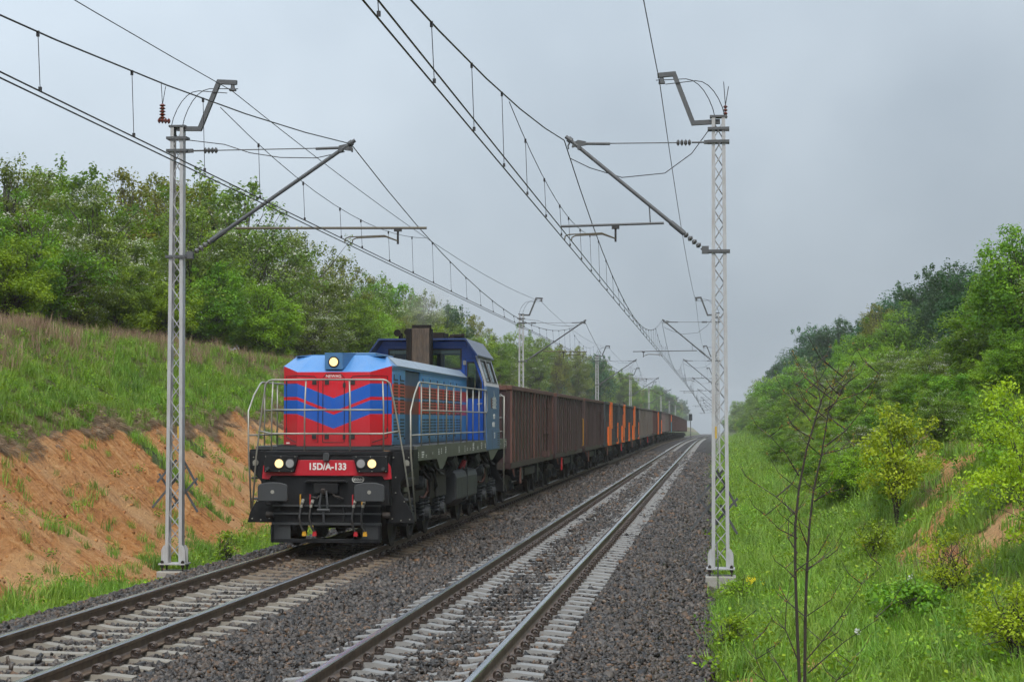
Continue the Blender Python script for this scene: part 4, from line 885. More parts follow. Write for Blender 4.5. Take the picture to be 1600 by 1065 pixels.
def make_wagon(kind, detail, var=0):
    wall, rib, top = BODY[kind]; w = empty('open_wagon'); y0, y1 = .62, 13.42
    zb, zt_ = 1.02, 3.16
    if detail:
        for s in (-1, 1):
            sw = MB().box(min(s*1.36, s*1.445), max(s*1.36, s*1.445), y0, y1, zb+.16, zt_).build('side_wall', wall, w)
            MB().box(min(s*1.3, s*1.46), max(s*1.3, s*1.46), y0+.01, y1-.01, zb, zb+.16).build('sole_bar', wall, w, bevel=.006)
            MB().box(min(s*1.36, s*1.50), max(s*1.36, s*1.50), y0-.03, y1+.03, zt_, zt_+.115).build('top_rail', top, w, bevel=.01)
            ribs = np.linspace(y0+.11, y1-.11, 15)
            for i, y in enumerate(ribs):
                wide = i in (0, 14) or (kind != 'black' and i in (7,))
                hw = .11 if wide else .035
                MB().box(min(s*1.445, s*(1.495 if wide else 1.48)), max(s*1.445, s*(1.495 if wide else 1.48)), y-hw, y+hw, zb+.161, zt_-.001).build('corner_post' if i in (0, 14) else 'rib', 'rust_brown' if (wide and kind == 'brown') else rib, w)
            # door hardware
            for yd in ((10.2, 11.4) if var == 0 else (4.4, 9.2)):
                MB().cyl((s*1.49, yd, zb+.1), (s*1.49, yd, zt_-.1), .025, None, 6).box(min(s*1.46, s*1.53), max(s*1.46, s*1.53), yd-.07, yd+.07, 1.9, 2.0).box(min(s*1.46, s*1.53), max(s*1.46, s*1.53), yd-.06, yd+.06, 2.75, 2.85).box(min(s*1.45, s*1.55), max(s*1.45, s*1.55), yd-.1, yd+.12, 1.15, 1.35).build('door_bar', rib, w)
            if kind == 'black':
                for yc in (5.3,):
                    MB().box(min(s*1.40, s*1.50), max(s*1.40, s*1.50), yc-1.0, yc+1.0, zb+.0, zt_-.5).build('orange_post', 'orange_paint', w); MB().box(min(s*1.40, s*1.505), max(s*1.40, s*1.505), yc-.2, yc+1.8, 1.9, zt_).build('orange_post', 'orange_paint', w)
                    MB().box(min(s*1.40, s*1.51), max(s*1.40, s*1.51), yc-2.0, yc-1.0, zb+.02, 2.0).build('orange_post', 'orange_paint', w)
                    MB().box(min(s*1.35, s*1.512), max(s*1.35, s*1.512), yc-.2, yc+1.8, zt_-.02, zt_+.13).build('orange_cap', 'orange_paint', w)
                MB().box(min(s*1.40, s*1.505), max(s*1.40, s*1.505), 11.8, 13.4, zb, 2.2).build('orange_post', 'orange_paint', w)
            MB().tube([(s*1.50, .75, 1.3), (s*1.54, .75, 1.3), (s*1.54, .75, 2.3), (s*1.50, .75, 2.3)], .013, 5).tube([(s*1.47, .9, 1.0), (s*1.5, 1.0, .85), (s*1.5, 1.15, .8), (s*1.47, 1.2, 1.0)], .014, 5).build('hand_hold', 'rust_brown', w)
            MB().tube([(s*1.47, 12.9, 1.3), (s*1.53, 12.9, 1.3), (s*1.53, 12.9, 2.4), (s*1.47, 12.9, 2.4)], .015, 5).build('hand_hold', 'valve_yellow' if var == 2 else rib, w)
            MB().box(min(s*1.42, s*1.47), max(s*1.42, s*1.47), 3.2, 3.32, .55, 1.0).build('brake_lever', 'rust_brown' if var == 0 else 'valve_red', w)
            MB().cyl((s*1.30, 3.7, .74), (s*1.40, 3.7, .74), .16, None, 12).box(min(s*1.1, s*1.36), max(s*1.1, s*1.36), 4.2, 4.7, .62, .95).box(min(s*1.2, s*1.34), max(s*1.2, s*1.34), 9.2, 9.6, .6, .98).build('brake_gear', 'tank_grey', w)
            MB().box(min(s*1.1, s*1.34), max(s*1.1, s*1.34), 5.4, 8.4, .70, .92).build('air_tank', 'under_steel', w)
        for yy, sg_ in ((y0, -1), (y1, 1)):
            MB().box(-1.355, 1.355, yy-.02, yy+.02, zb+.16, zt_).build('end_wall', wall, w)
            for x in (-.9, -.3, .3, .9): MB().box(x-.05, x+.05, min(yy+sg_*.02, yy+sg_*.10), max(yy+sg_*.02, yy+sg_*.10), zb+.161, zt_-.001).build('rib', rib, w)
            MB().box(-1.36, 1.36, yy-.07, yy+.07, zt_+.002, zt_+.113).build('top_rail', top, w); MB().box(-1.3, 1.3, yy-.08, yy+.08, zb-.02, zb+.158).build('headstock', 'under_steel', w)
            for s in (-1, 1): MB().cyl((s*.875, yy+sg_*.08, 1.06), (s*.875, yy+sg_*.5, 1.06), .13, .1, 12).cyl((s*.875, yy+sg_*.55, 1.06), (s*.875, yy+sg_*.6, 1.06), .22, None, 16).build('buffer', 'under_steel', w)
            MB().box(-.05, .05, min(yy+sg_*.08, yy+sg_*.55), max(yy+sg_*.08, yy+sg_*.55), .98, 1.1).build('draw_hook', 'under_steel', w)
        MB().box(-1.3, 1.3, y0, y1, zb+.10, zb+.16).build('floor', 'under_steel', w)
        MB().box(-.25, .25, y0, y1, .85, zb+.1).build('centre_sill', 'under_steel', w)
    else:
        b = MB(); b.box(-1.40, 1.40, y0, y1, zb+.16, zt_)
        b.build('body', wall, w)
        for s in (-1, 1):
            rb = MB()
            for y in np.linspace(y0+.1, y1-.1, 15): rb.box(min(s*1.40, s*1.475), max(s*1.40, s*1.475), y-.05, y+.05, zb+.161, zt_-.001)
            rb.build('side_ribs', rib, w)
            MB().box(min(s*1.3, s*1.46), max(s*1.3, s*1.46), y0, y1, zb, zb+.159).build('sole_bar', 'under_steel', w)
            MB().box(min(s*1.35, s*1.50), max(s*1.35, s*1.50), y0-.03, y1+.03, zt_+.001, zt_+.115).build('top_rail', top, w)
            if kind == 'black':
                MB().box(min(s*1.40, s*1.51), max(s*1.40, s*1.51), 1.0, 3.6, zb, zt_).build('orange_post', 'orange_paint', w); MB().box(min(s*1.40, s*1.51), max(s*1.40, s*1.51), 11.6, 13.2, zb, 2.4).build('orange_post', 'orange_paint', w)
            if var == 3: MB().box(min(s*1.40, s*1.51), max(s*1.40, s*1.51), 11.2, 13.3, zb, 2.3).build('teal_panel', 'teal_paint', w); MB().box(min(s*1.40, s*1.51), max(s*1.40, s*1.51), 11.2, 13.3, 2.3, zt_).build('orange_panel', 'orange_paint', w)
    for c0 in (2.55, 11.5): wagon_bogie(w, c0)
    return w
kinds = [('brown', 0), ('umber', 2), ('umber', 0), ('black', 0), ('black', 1), ('black', 0), ('grey', 0), ('grey', 1), ('brown', 0), ('black', 0), ('pink', 0), ('grey', 0), ('brown', 3)]+[('brown', 0)]*9
NAMES = {'umber': 'umber brown ribbed open wagon', 'brown': 'dark brown ribbed open wagon', 'black': 'black open wagon with orange posts', 'grey': 'dull grey ribbed open wagon', 'pink': 'faded pinkish open wagon'}
for i, (kd, var) in enumerate(kinds):
    det = i < 9; key = (kd, det, var)
    if key not in wag_proto: w = wag_proto[key] = make_wagon(kd, det, var)
    else: w = copy_tree(wag_proto[key])
    y = 48.62+WL*i; ym = y+7
    w.location = (X1, y, float(zt(y))); w.rotation_euler.x = math.atan((float(zt(y+WL))-float(zt(y)))/WL)
    nm = NAMES[kd] if var != 3 else 'dark brown open wagon with a teal panel'
    pos = 'coupled directly behind the locomotive' if i == 0 else (f'{ORD[i+1]} wagon behind the locomotive' if i < len(kinds)-1 else 'last of the train')
    tag(w, f'{nm}, {pos}', 'wagon', 'open wagons of the train')
# ------------------------------------------------------------------ trees
rt = np.random.RandomState(21)
def leaf_quads(P, N, size, rs_, asp=.62):
    n = len(P); N = N/np.linalg.norm(N, axis=1)[:, None]
    r = rs_.normal(size=(n, 3)); u = np.cross(N, r); u /= np.linalg.norm(u, axis=1)[:, None]; v = np.cross(N, u)
    s = size[:, None]
    V = np.stack([P-u*s*.5, P+v*s*asp*.5+N*s*.08, P+u*s*.5, P-v*s*asp*.5+N*s*.08], 1)
    return V.reshape(-1, 3), np.arange(n*4).reshape(n, 4)
def make_tree(seed, H, Rx, base, ncl, nleaf, leaf, mat, flower=0., clr=.55, sprigs=8, open_=0., name='tree', trunkr=.11, bark='bark', nstem=1, tilt=0):
    rs_ = np.random.RandomState(seed)
    cz = base+(H-base)*.5; rz = (H-base)*.5
    C_ = []; D_ = []
    while len(C_) < ncl:
        d_ = rs_.normal(size=3); d_ /= np.linalg.norm(d_)
        lob = .72+.42*math.sin(3.1*math.atan2(d_[1], d_[0])+seed)*math.cos(2.3*d_[2]+seed*1.7)+rs_.uniform(-.12, .18)
        k = rs_.uniform(.35, 1)**.5*lob
        p = np.array([d_[0]*Rx*k, d_[1]*Rx*k, cz+d_[2]*rz*k*(1.06 if d_[2] > 0 else 1.0)])
        if p[2] < .12*H*.3: continue
        C_.append(p); D_.append(d_)
    for i in range(sprigs):
        a = rs_.uniform(0, 2*math.pi); k = rs_.uniform(0, .75)*Rx
        C_.append(np.array([k*math.cos(a), k*math.sin(a), H*rs_.uniform(.9, 1.04)-.25*(k/Rx)**2*rz])); D_.append(np.array([0, 0, 1.]))
    C_ = np.array(C_); D_ = np.array(D_); nc = len(C_)
    # trunk and limbs
    tb = MB(); stems = []
    for si in range(nstem):
        a = 2*math.pi*si/nstem+seed; sp = .0 if nstem == 1 else Rx*.35
        pts = [(0+rs_.normal()*.03, rs_.normal()*.03, -.25)]
        for j in range(1, 6):
            t_ = j/5; pts.append((sp*t_*math.cos(a)+rs_.normal()*.10*t_+tilt*t_, sp*t_*math.sin(a)+rs_.normal()*.10*t_, H*.80*t_))
        tb.tube(pts, [trunkr*(1-.85*j/5) for j in range(6)], 7); stems.append(np.array(pts))
    for c in C_:
        st_ = stems[rs_.randint(nstem)]; h = max(.05, min(c[2]*rs_.uniform(.35, .75), H*.75)); j = np.interp(h, st_[:, 2], np.arange(6)); lo = int(min(4, j)); o_ = st_[lo]+(st_[lo+1]-st_[lo])*(j-lo)
        m1 = o_*.45+c*.55+rs_.normal(size=3)*.12+np.array([0, 0, -.06*H*.3])
        tb.tube([tuple(o_), tuple(m1), tuple(c)], [trunkr*.30, trunkr*.18, trunkr*.06], 4)
    # leaves
    wt_ = np.ones(nc); wt_[ncl:] = .28; per = rs_.multinomial(nleaf, wt_/wt_.sum())
    idx = np.repeat(np.arange(nc), per); n_ = len(idx)
    cr_ = clr*rs_.uniform(.65, 1.3, nc)
    off = rs_.normal(size=(n_, 3))*np.array([1, 1, .8])
    off = off/np.linalg.norm(off, axis=1)[:, None]*(rs_.uniform(.15, 1, n_)**.55)[:, None]
    spr = np.zeros(nc, bool); spr[ncl:] = True
    sc = np.where(spr[idx][:, None], np.array([.34, .34, .75]), np.array([1, 1, .85]))
    Pn = C_[idx]+off*cr_[idx][:, None]*sc
    Pn[:, 2] = np.maximum(Pn[:, 2], .05)
    Nn = off*.9+rs_.normal(size=(n_, 3))*.55+np.array([0, 0, .55])
    sz = leaf*rs_.uniform(.6, 1.35, n_)
    fl = np.zeros(n_)
    if flower:
        top = (off[:, 2] > .12) & (rs_.rand(nc)[idx] < flower); fl = (top & (rs_.rand(n_) < .72)).astype(float); sz = np.where(fl > 0, sz*.75, sz)
    Vn, Fn = leaf_quads(Pn, Nn, sz, rs_)
    ct = rs_.uniform(.15, .85, nc)
    tn = np.clip((ct[idx]-.1)*.85+rs_.uniform(0, .32, n_), 0, 1)
    me = npmesh(name+'_crown', Vn, Fn, mat, {'tint': np.repeat(tn, 4), 'flower': np.repeat(fl, 4)})
    return tb.mesh(name+'_trunk', bark), me
TREES = {
 'grn': [make_tree(3, 8, 3.0, .8, 150, 24000, .17, 'leaf_green', clr=.72), make_tree(4, 8, 2.7, .5, 140, 22000, .16, 'leaf_green', clr=.68, sprigs=14)],
 'drk': [make_tree(6, 8, 3.2, .6, 160, 24000, .19, 'leaf_dark', clr=.8)],
 'haw': [make_tree(8, 7, 3.0, .2, 180, 26000, .13, 'leaf_hawthorn', .75, clr=.58, sprigs=16), make_tree(9, 7, 2.8, .2, 170, 24000, .13, 'leaf_hawthorn', .5, clr=.55, sprigs=20), make_tree(10, 7, 2.6, .2, 150, 22000, .13, 'leaf_hawthorn', .28, clr=.58, sprigs=16)],
 'olv': [make_tree(12, 8, 2.5, 1.0, 120, 13000, .14, 'leaf_olive', clr=.6, sprigs=26)],
 'frs': [make_tree(14, 6, 2.6, .1, 150, 22000, .14, 'leaf_fresh', clr=.58, sprigs=14, nstem=3), make_tree(15, 6, 2.8, .1, 150, 22000, .14, 'leaf_green', clr=.62, sprigs=10, nstem=3)],
}
NOMH = {'grn': 8.2, 'drk': 8.2, 'haw': 7.2, 'olv': 8.4, 'frs': 6.2}
DESC = {'grn': 'full green tree', 'drk': 'dark green rounded tree', 'haw': 'hawthorn dusted with white blossom', 'olv': 'thin olive-leaved tree', 'frs': 'fresh light green shrub'}
def put_tree(kind, x, y, H, label, group, var=None, wide=1., catg='tree'):
    vs = TREES[kind]; tm, cm = vs[(rt.randint(len(vs))) if var is None else var]
    e = empty({'grn': 'broadleaf_tree', 'drk': 'broadleaf_tree', 'haw': 'hawthorn', 'olv': 'young_tree', 'frs': 'shrub'}[kind], (x, y, float(gz(x, y))-.05))
    s = H/NOMH[kind]; e.scale = (s*wide, s*wide, s); e.rotation_euler.z = rt.uniform(0, 6.28)
    link('trunk', tm, e); link('crown', cm, e); tag(e, label, catg, group); return e
LEFT = [(-24, 59.6, 6.3, 'haw'), (-28, 74.9, 8.0, 'grn'), (-23, 65.9, 5.9, 'haw'), (-28, 85.2, 9.0, 'olv'), (-29, 93.0, 9.9, 'olv'), (-28, 98.2, 10.7, 'grn'), (-23, 87.0, 8.3, 'haw'), (-22, 75.1, 6.1, 'haw'), (-21.5, 55.9, 4.2, 'frs'), (-24, 97.2, 6.9, 'haw'), (-24, 105.0, 8.4, 'haw'), (-24, 114.1, 7.7, 'olv'), (-25, 128.4, 7.7, 'haw'), (-28, 156.7, 9.3, 'grn'), (-27, 161.9, 8.2, 'grn'), (-25, 166.0, 7.6, 'haw'), (-24, 178.4, 7.7, 'olv'), (-24, 197.8, 6.9, 'haw'), (-28, 251.4, 9.8, 'frs'), (-26, 265.6, 9.3, 'haw'), (-25, 279.6, 9.2, 'grn')]
LEFTB = [(-20.6, 45.5, 2.3, 'haw'), (-20.6, 51.8, 2.9, 'frs'), (-20.8, 57.5, 3.3, 'haw'), (-20.6, 61.4, 2.9, 'grn'), (-20.5, 66.2, 3.0, 'frs'), (-20.8, 74.3, 3.9, 'grn'), (-20.6, 82.3, 3.8, 'frs'), (-20.8, 93.3, 4.2, 'haw'), (-20.6, 103.4, 4.2, 'grn'), (-21, 113, 4.2, 'frs'), (-21, 122.0, 4.4, 'olv'), (-21, 135.0, 4.6, 'frs'), (-21, 148.2, 4.8, 'haw'), (-21.5, 162, 5, 'frs'), (-21.5, 178, 5, 'grn')]
for i, (x, y, H, k) in enumerate(sorted(LEFT, key=lambda q: q[1])):
    put_tree(k, x, y, H, f'{DESC[k]} on the left bank, {ORD[i+1]} tall one from near', 'trees on the left bank', wide=1.05)
for i, (x, y, H, k) in enumerate(LEFTB):
    put_tree(k, x, y, H, f'low {DESC[k]} edging the left wood, {ORD[i+1]} from near', 'bushes along the left bank top', wide=1.25, catg='bush')
for i in range(20):
    y = 44+i*6.2+rt.uniform(-1, 1); k = ['frs', 'grn', 'haw'][i % 3]
    put_tree(k, -22.6+rt.uniform(-.4, .4), y, rt.uniform(2.4, 3.2), f'low {DESC[k]} under the left wood, {ORD[i+1]} undergrowth bush', 'undergrowth of the left wood', wide=1.5, catg='bush')
for i, (x, y) in enumerate([(-26, 68), (-31, 66), (-33, 80), (-27, 110), (-29, 120), (-28, 138), (-26, 147), (-30, 172), (-27, 186), (-29, 205), (-25, 214), (-22, 224), (-30, 232), (-24, 240), (-24, 51), (-27, 55), (-23, 47), (-30, 58), (-24, 80), (-25, 72), (-23.5, 120), (-23, 142), (-23, 156)]):
    k = ['grn', 'haw', 'drk', 'frs', 'grn'][i % 5]; put_tree(k, x, y, rt.uniform(6, 7.5), f'{DESC[k]} deeper in the left wood, {ORD[i+1]} of its row', 'second row trees of the left wood')
for y in list(np.arange(252, 420, 12))+list(np.arange(420, 700, 20))+list(np.arange(700, 1100, 40)):
    x = -rt.uniform(20, 28) if y < 500 else -rt.uniform(14, 26)
    put_tree(['grn', 'drk', 'olv', 'grn', 'haw'][rt.randint(5)], x, y, rt.uniform(7.5, 10.5)+max(0, (y-400)*.006), 'hazy distant tree lining the left side far behind the train', 'far trees on the left')
RIGHT = [(10, 60.9, 4.9, 'grn'), (11.5, 78.1, 4.4, 'grn'), (15, 114.5, 6.4, 'drk'), (16, 138.2, 7.6, 'drk'), (16, 163.7, 8.2, 'drk'), (14, 160.0, 7.3, 'olv'), (14, 211.3, 8.8, 'drk'), (13, 235.1, 9.6, 'drk'), (13, 307.9, 10.2, 'drk'), (10, 375.0, 8.5, 'olv'), (10, 125.3, 3.6, 'frs'), (8.8, 91.6, 2.8, 'haw'), (8.5, 116.6, 3.0, 'haw'), (6.5, 142.8, 3.4, 'frs'), (6.3, 188.2, 3.6, 'haw'), (7.3, 123.3, 3., 'frs'), (8.5, 73.7, 2.1, 'frs'), (9.2, 69.6, 2.4, 'haw'), (9.0, 63.8, 2.9, 'grn'), (8.3, 51.7, 2.1, 'grn'), (12, 68, 4.2, 'grn'), (14, 80, 4.5, 'drk'), (11, 56, 3.4, 'haw'), (13, 95, 5, 'drk'), (9.5, 104, 3.2, 'frs'), (6.4, 106, 2.4, 'frs'), (5.6, 92, 2.0, 'frs')]
for i, (x, y, H, k) in enumerate(sorted(RIGHT, key=lambda q: q[1])):
    put_tree(k, x, y, H, f'{DESC[k]} on the right slope, {ORD[i+1]} along it from the camera', 'trees on the right slope', wide=1.15 if H > 4 else 1.4, catg='tree' if H > 3.5 else 'bush')
for i, y in enumerate(list(np.arange(128, 420, 13))+list(np.arange(430, 800, 40))):
    x = rt.uniform(4.3, 6.5) if i % 2 else rt.uniform(7, 13)
    put_tree(['frs', 'frs', 'haw', 'grn', 'frs'][rt.randint(5)], x, y, (rt.uniform(2.2, 3.4) if i % 2 else rt.uniform(4, 6.5))+max(0, (y-300)*.008), 'distant shrub hedging the right side of the line', 'far shrubs on the right', wide=1.3, catg='bush')
MIDS = [(rt.uniform(3.2, 8.6), yy+rt.uniform(-1.5, 1.5)) for yy in np.linspace(46, 128, 40)]
for i, (x, y) in enumerate(MIDS):
    k = ['frs', 'frs', 'haw', 'frs', 'grn'][i % 5]
    put_tree(k, x, y, rt.uniform(1.2, 2.1)*(1 if x < 6 else 1.15), f'{DESC[k]} among the scrub on the right slope, {ORD[i+1]} from near', 'scrub on the right slope', wide=1.45, catg='bush')
# near shrubs on the right slope with sparse young leaves
def near_shrub(seed, x, y, H, Rx, n, label, mat='leaf_fresh', leaf=.055, ncl=70, clr=.26):
    tm, cm = make_tree(seed, H, Rx, H*.12, ncl, n, leaf, mat, clr=clr, sprigs=18, nstem=4, trunkr=.022, name='near_shrub', bark='bark_sapling')
    e = empty('shrub', (x, y, float(gz(x, y))-.02)); link('trunk', tm, e); link('crown', cm, e); tag(e, label, 'shrub', 'young shrubs on the right slope'); return e
near_shrub(31, 4.05, 42.0, 2.75, 1.05, 5000, 'airy light green sapling bush halfway up the right slope above bare soil', 'leaf_yellow', leaf=.075)
near_shrub(32, 4.75, 27.6, 2.6, 1.25, 9000, 'yellow-green shrub at the right picture edge, largest of the near shrubs', 'leaf_yellow')
near_shrub(33, 3.45, 28.0, 1.1, .55, 1800, 'small yellow-green sapling low on the right slope', 'leaf_yellow', leaf=.045, ncl=36, clr=.18)
near_shrub(34, 3.35, 21.0, .95, .6, 2600, 'low yellow-green shrub in the bottom right corner', 'leaf_yellow', leaf=.045, ncl=40, clr=.18)
near_shrub(35, 2.75, 27.0, .45, .75, 1500, 'green nettle patch on the right slope', 'leaf_green', .075, 40, .2)
near_shrub(36, 5.4, 34.0, 1.6, .9, 4200, 'light green shrub behind the yellow-green edge shrub', leaf=.06)
near_shrub(37, 6.2, 41.0, 1.3, 1.0, 4000, 'bushy green shrub on the upper right slope over bare soil', 'leaf_green', .075)
near_shrub(38, 3.0, 36.0, .8, .5, 1500, 'small bright weed bush at the foot of the right slope', leaf=.06, ncl=30)
near_shrub(39, .35, 30.6, .42, .33, 1500, 'leafy weed growing against the right mast foundation', leaf=.05, ncl=30, clr=.14)
near_shrub(40, .2, 24.5, .55, .3, 900, 'tall thin weed clump at the right edge of the ballast', leaf=.05, ncl=26, clr=.12)
near_shrub(41, -9.85, 36.2, .85, .22, 420, 'tall leafy weed between the left mast and the locomotive', 'leaf_fresh', .06, 16, .11)
# bare budding sapling
SAP = [[(0.861, -0.75), (0.861, -0.393), (0.843, 0.113), (0.825, 0.747), (0.828, 1.223), (0.868, 1.606), (0.95, 2.021), (1.047, 2.34), (1.118, 2.563), (1.16, 2.659), (1.334, 2.787), (1.446, 2.946)], [(0.91, -.75), (0.918, -0.392), (0.929, 0.272), (0.948, 0.748), (0.976, 1.193), (1.026, 1.606), (1.108, 1.957), (1.173, 2.34), (1.207, 2.563), (1.304, 2.915)], [(0.869, 1.749), (0.729, 1.988), (0.571, 2.164)], [(0.849, 1.096), (0.66, 1.191), (0.519, 1.333)], [(0.835, 1.351), (0.631, 1.525), (0.409, 1.668)], [(1.108, 1.973), (1.297, 2.021), (1.455, 2.069)], [(1.14, 2.053), (1.362, 2.228), (1.568, 2.499), (1.712, 2.818)], [(1.065, 2.564), (0.955, 2.644), (0.844, 2.708)], [(1.0, 2.324), (0.937, 2.404), (0.89, 2.5)], [(1.03, 2.132), (0.888, 2.212), (0.762, 2.292)], [(1.105, 2.5), (1.081, 2.691), (1.051, 2.916)], [(0.91, -0.202), (1.094, 0.021), (1.284, 0.276), (1.506, 0.626), (1.71, 0.818)], [(0.95, -0.312), (1.313, 0.024), (1.659, 0.281)], [(1.025, 1.479), (1.168, 1.575), (1.325, 1.624)], [(0.856, -0.203), (0.717, 0.143), (0.734, 0.428), (0.783, 0.683)], [(0.855, -0.6), (0.62, -0.207), (0.526, -0.081)], [(0.848, 0.937), (0.754, 1.096), (0.772, 1.319)], [(0.959, 1.002), (0.881, 1.192), (0.851, 1.319)], [(1.143, 2.436), (1.269, 2.531), (1.522, 2.627)], [(0.957, 0.78), (1.068, 0.844), (1.147, 0.892)], [(0.815, 0.683), (0.721, 0.778)], [(0.86, -.7), (0.508, -0.398), (0.415, -0.178), (0.384, 0.012)], [(.91, -.7), (1.247, -0.387), (1.342, -0.259), (1.39, -0.196)], [(1.19, 2.436), (1.301, 2.595), (1.334, 2.691)]]
sap = empty('bare_sapling', (.89, 19.5, float(gz(.89, 19.5)))); tag(sap, 'bare budding sapling with two thin dark stems in the right foreground', 'sapling')
z0 = float(gz(.89, 19.5)); buds = []
for i, br in enumerate(SAP):
    dy = random.uniform(-.25, .25) if i > 1 else (.0 if i == 0 else .04)
    pts = [(x-.89, dy*(j/(len(br)-1))+(.04 if i == 1 else 0), max(z, z0-.05)-z0) for j, (x, z) in enumerate(br)]
    r0 = .022 if i < 2 else .009
    rr = [max(.003, r0*(1-.88*j/(len(pts)-1))) for j in range(len(pts))]
    MB().tube(pts, rr, 6).build('stem' if i < 2 else 'branch', 'bark_sapling', sap)
    for j in range(len(pts)-1):
        a, b = Vector(pts[j]), Vector(pts[j+1]); hh = (a.z+z0+.75)
        for k in range(int((b-a).length/.05)):
            p = a.lerp(b, random.random())
            if i < 2 and p.z < 1.9: continue
            if random.random() < (.85 if p.z > 1.6 else .3): buds.append(p)
for i, br in enumerate(SAP):
    for k in range(3 if i < 2 else 2):
        for j in range(1, len(br)-1 if i < 2 else len(br)):
            x, z = br[j]
            if (i < 2 and z < .2) or random.random() < .25: continue
            sg = random.choice((-1, 1)); L = random.uniform(.12, .42)*(1.2 if i < 2 else .8); y0_ = random.uniform(-.1, .1)
            a = Vector((x-.89, y0_*.4, z-z0)); b = a+Vector((sg*L*.55, random.uniform(-.25, .25), L*.45)); c_ = b+Vector((sg*L*.3, random.uniform(-.1, .1), L*.55))
            MB().tube([a, b, c_], [.0055, .004, .002], 4).build('twig', 'bark_sapling', sap)
            for q in range(int(L/.08)): buds.append(a.lerp(b, random.random()) if random.random() < .5 else b.lerp(c_, random.random()))
bp_ = np.array([tuple(q) for q in buds]); bp_ = np.repeat(bp_, 3, 0)+rt.normal(size=(len(bp_)*3, 3))*.012
Vn, Fn = leaf_quads(bp_, rt.normal(size=bp_.shape), rt.uniform(.012, .026, len(bp_)), rt)
leafmat('bud', (.20, .08, .02), (.34, .16, .03), (.36, .30, .05))
o = link('buds', npmesh('buds', Vn, Fn, 'bud', {'tint': np.repeat(rt.rand(len(bp_)), 4)}), sap); o['kind'] = 'stuff'

# ------------------------------------------------------------------ grass and ground cover
def blades(seed, n, H, spread, w, bend, mat, curve=1.):
    rs_ = np.random.RandomState(seed); V_ = []; F_ = []; T_ = []
    for i in range(n):
        a, r = rs_.uniform(0, 6.28), spread*rs_.rand()**.5; b = rs_.uniform(0, 6.28); h = H*rs_.uniform(.45, 1.1); L = bend*h*rs_.uniform(.2, 1.2)
        p0 = np.array([r*math.cos(a), r*math.sin(a), -.03]); dx = np.array([math.cos(b), math.sin(b), 0]); wv = np.array([-math.sin(b), math.cos(b), 0])*w*rs_.uniform(.6, 1.3)
        p1 = p0+dx*L*.3+np.array([0, 0, h*.55]); p2 = p0+dx*L+np.array([0, 0, h*(1-.25*curve*L/h)])
        k = len(V_); V_ += [p0-wv, p0+wv, p1+wv*.7, p1-wv*.7, p2+wv*.1, p2-wv*.1]; F_ += [(k, k+1, k+2, k+3), (k+3, k+2, k+4, k+5)]; T_ += [rs_.rand()]*6
    return npmesh('grass_clump', np.array(V_), np.array(F_), mat, {'tint': np.array(T_)})
def weed(seed, n, H, spread, leaf, mat):
    rs_ = np.random.RandomState(seed); P = np.stack([rs_.normal(size=n)*spread*.6, rs_.normal(size=n)*spread*.6, H*rs_.rand(n)**.8], 1)
    Vn, Fn = leaf_quads(P, rs_.normal(size=(n, 3))*.6+np.array([0, 0, .8]), leaf*rs_.uniform(.6, 1.3, n), rs_)
    return npmesh('weed_clump', Vn, Fn, mat, {'tint': np.repeat(rs_.rand(n), 4)})
def src(meshes, nm):
    c = bpy.data.collections.new(nm)
    for i, me in enumerate(meshes): c.objects.link(bpy.data.objects.new(f'{nm}_{i}', me))
    return c
def scatter(name, coll, P, rot, scl, idx, label, cat):
    me = bpy.data.meshes.new(name); me.from_pydata([tuple(p) for p in P], [], [])
    a = me.attributes.new('rot', 'FLOAT_VECTOR', 'POINT'); a.data.foreach_set('vector', np.ascontiguousarray(rot, np.float32).ravel())
    a = me.attributes.new('scl', 'FLOAT', 'POINT'); a.data.foreach_set('value', np.ascontiguousarray(scl, np.float32))
    a = me.attributes.new('idx', 'INT', 'POINT'); a.data.foreach_set('value', np.ascontiguousarray(idx, np.int32))
    o = link(name, me); tag(o, label, cat, kind='stuff')
    g = bpy.data.node_groups.new(name, 'GeometryNodeTree')
    g.interface.new_socket('Geometry', in_out='INPUT', socket_type='NodeSocketGeometry'); g.interface.new_socket('Geometry', in_out='OUTPUT', socket_type='NodeSocketGeometry')
    N = g.nodes; gi = N.new('NodeGroupInput'); go = N.new('NodeGroupOutput'); ip = N.new('GeometryNodeInstanceOnPoints'); ci = N.new('GeometryNodeCollectionInfo')
    ci.inputs['Collection'].default_value = coll; ci.inputs['Separate Children'].default_value = True; ci.inputs['Reset Children'].default_value = True
    def at(n_, t_): q = N.new('GeometryNodeInputNamedAttribute'); q.data_type = t_; q.inputs['Name'].default_value = n_; return q
    ar, as_, ai = at('rot', 'FLOAT_VECTOR'), at('scl', 'FLOAT'), at('idx', 'INT'); er = N.new('FunctionNodeEulerToRotation')
    L = g.links.new
    L(gi.outputs[0], ip.inputs['Points']); L(ci.outputs[0], ip.inputs['Instance']); ip.inputs['Pick Instance'].default_value = True
    L(ai.outputs[0], ip.inputs['Instance Index']); L(ar.outputs[0], er.inputs[0]); L(er.outputs[0], ip.inputs['Rotation']); L(as_.outputs[0], ip.inputs['Scale']); L(ip.outputs[0], go.inputs[0])
    md = o.modifiers.new('scatter', 'NODES'); md.node_group = g; return o
G_SRC = src([blades(i, 34, .34, .16, .008, .7, 'grass_leaf') for i in range(4)]+[blades(9, 26, .5, .14, .007, .5, 'grass_leaf')]+[weed(50, 60, .28, .2, .06, 'leaf_fresh'), weed(51, 50, .22, .22, .07, 'leaf_green')], 'grass_source')
D_SRC = src([blades(20+i, 30, .55, .18, .006, .5, 'dry_leaf') for i in range(3)], 'dry_source')
R_SRC = src([blades(30+i, 40, .45, .16, .006, 1.0, 'root_leaf') for i in range(3)], 'root_source')
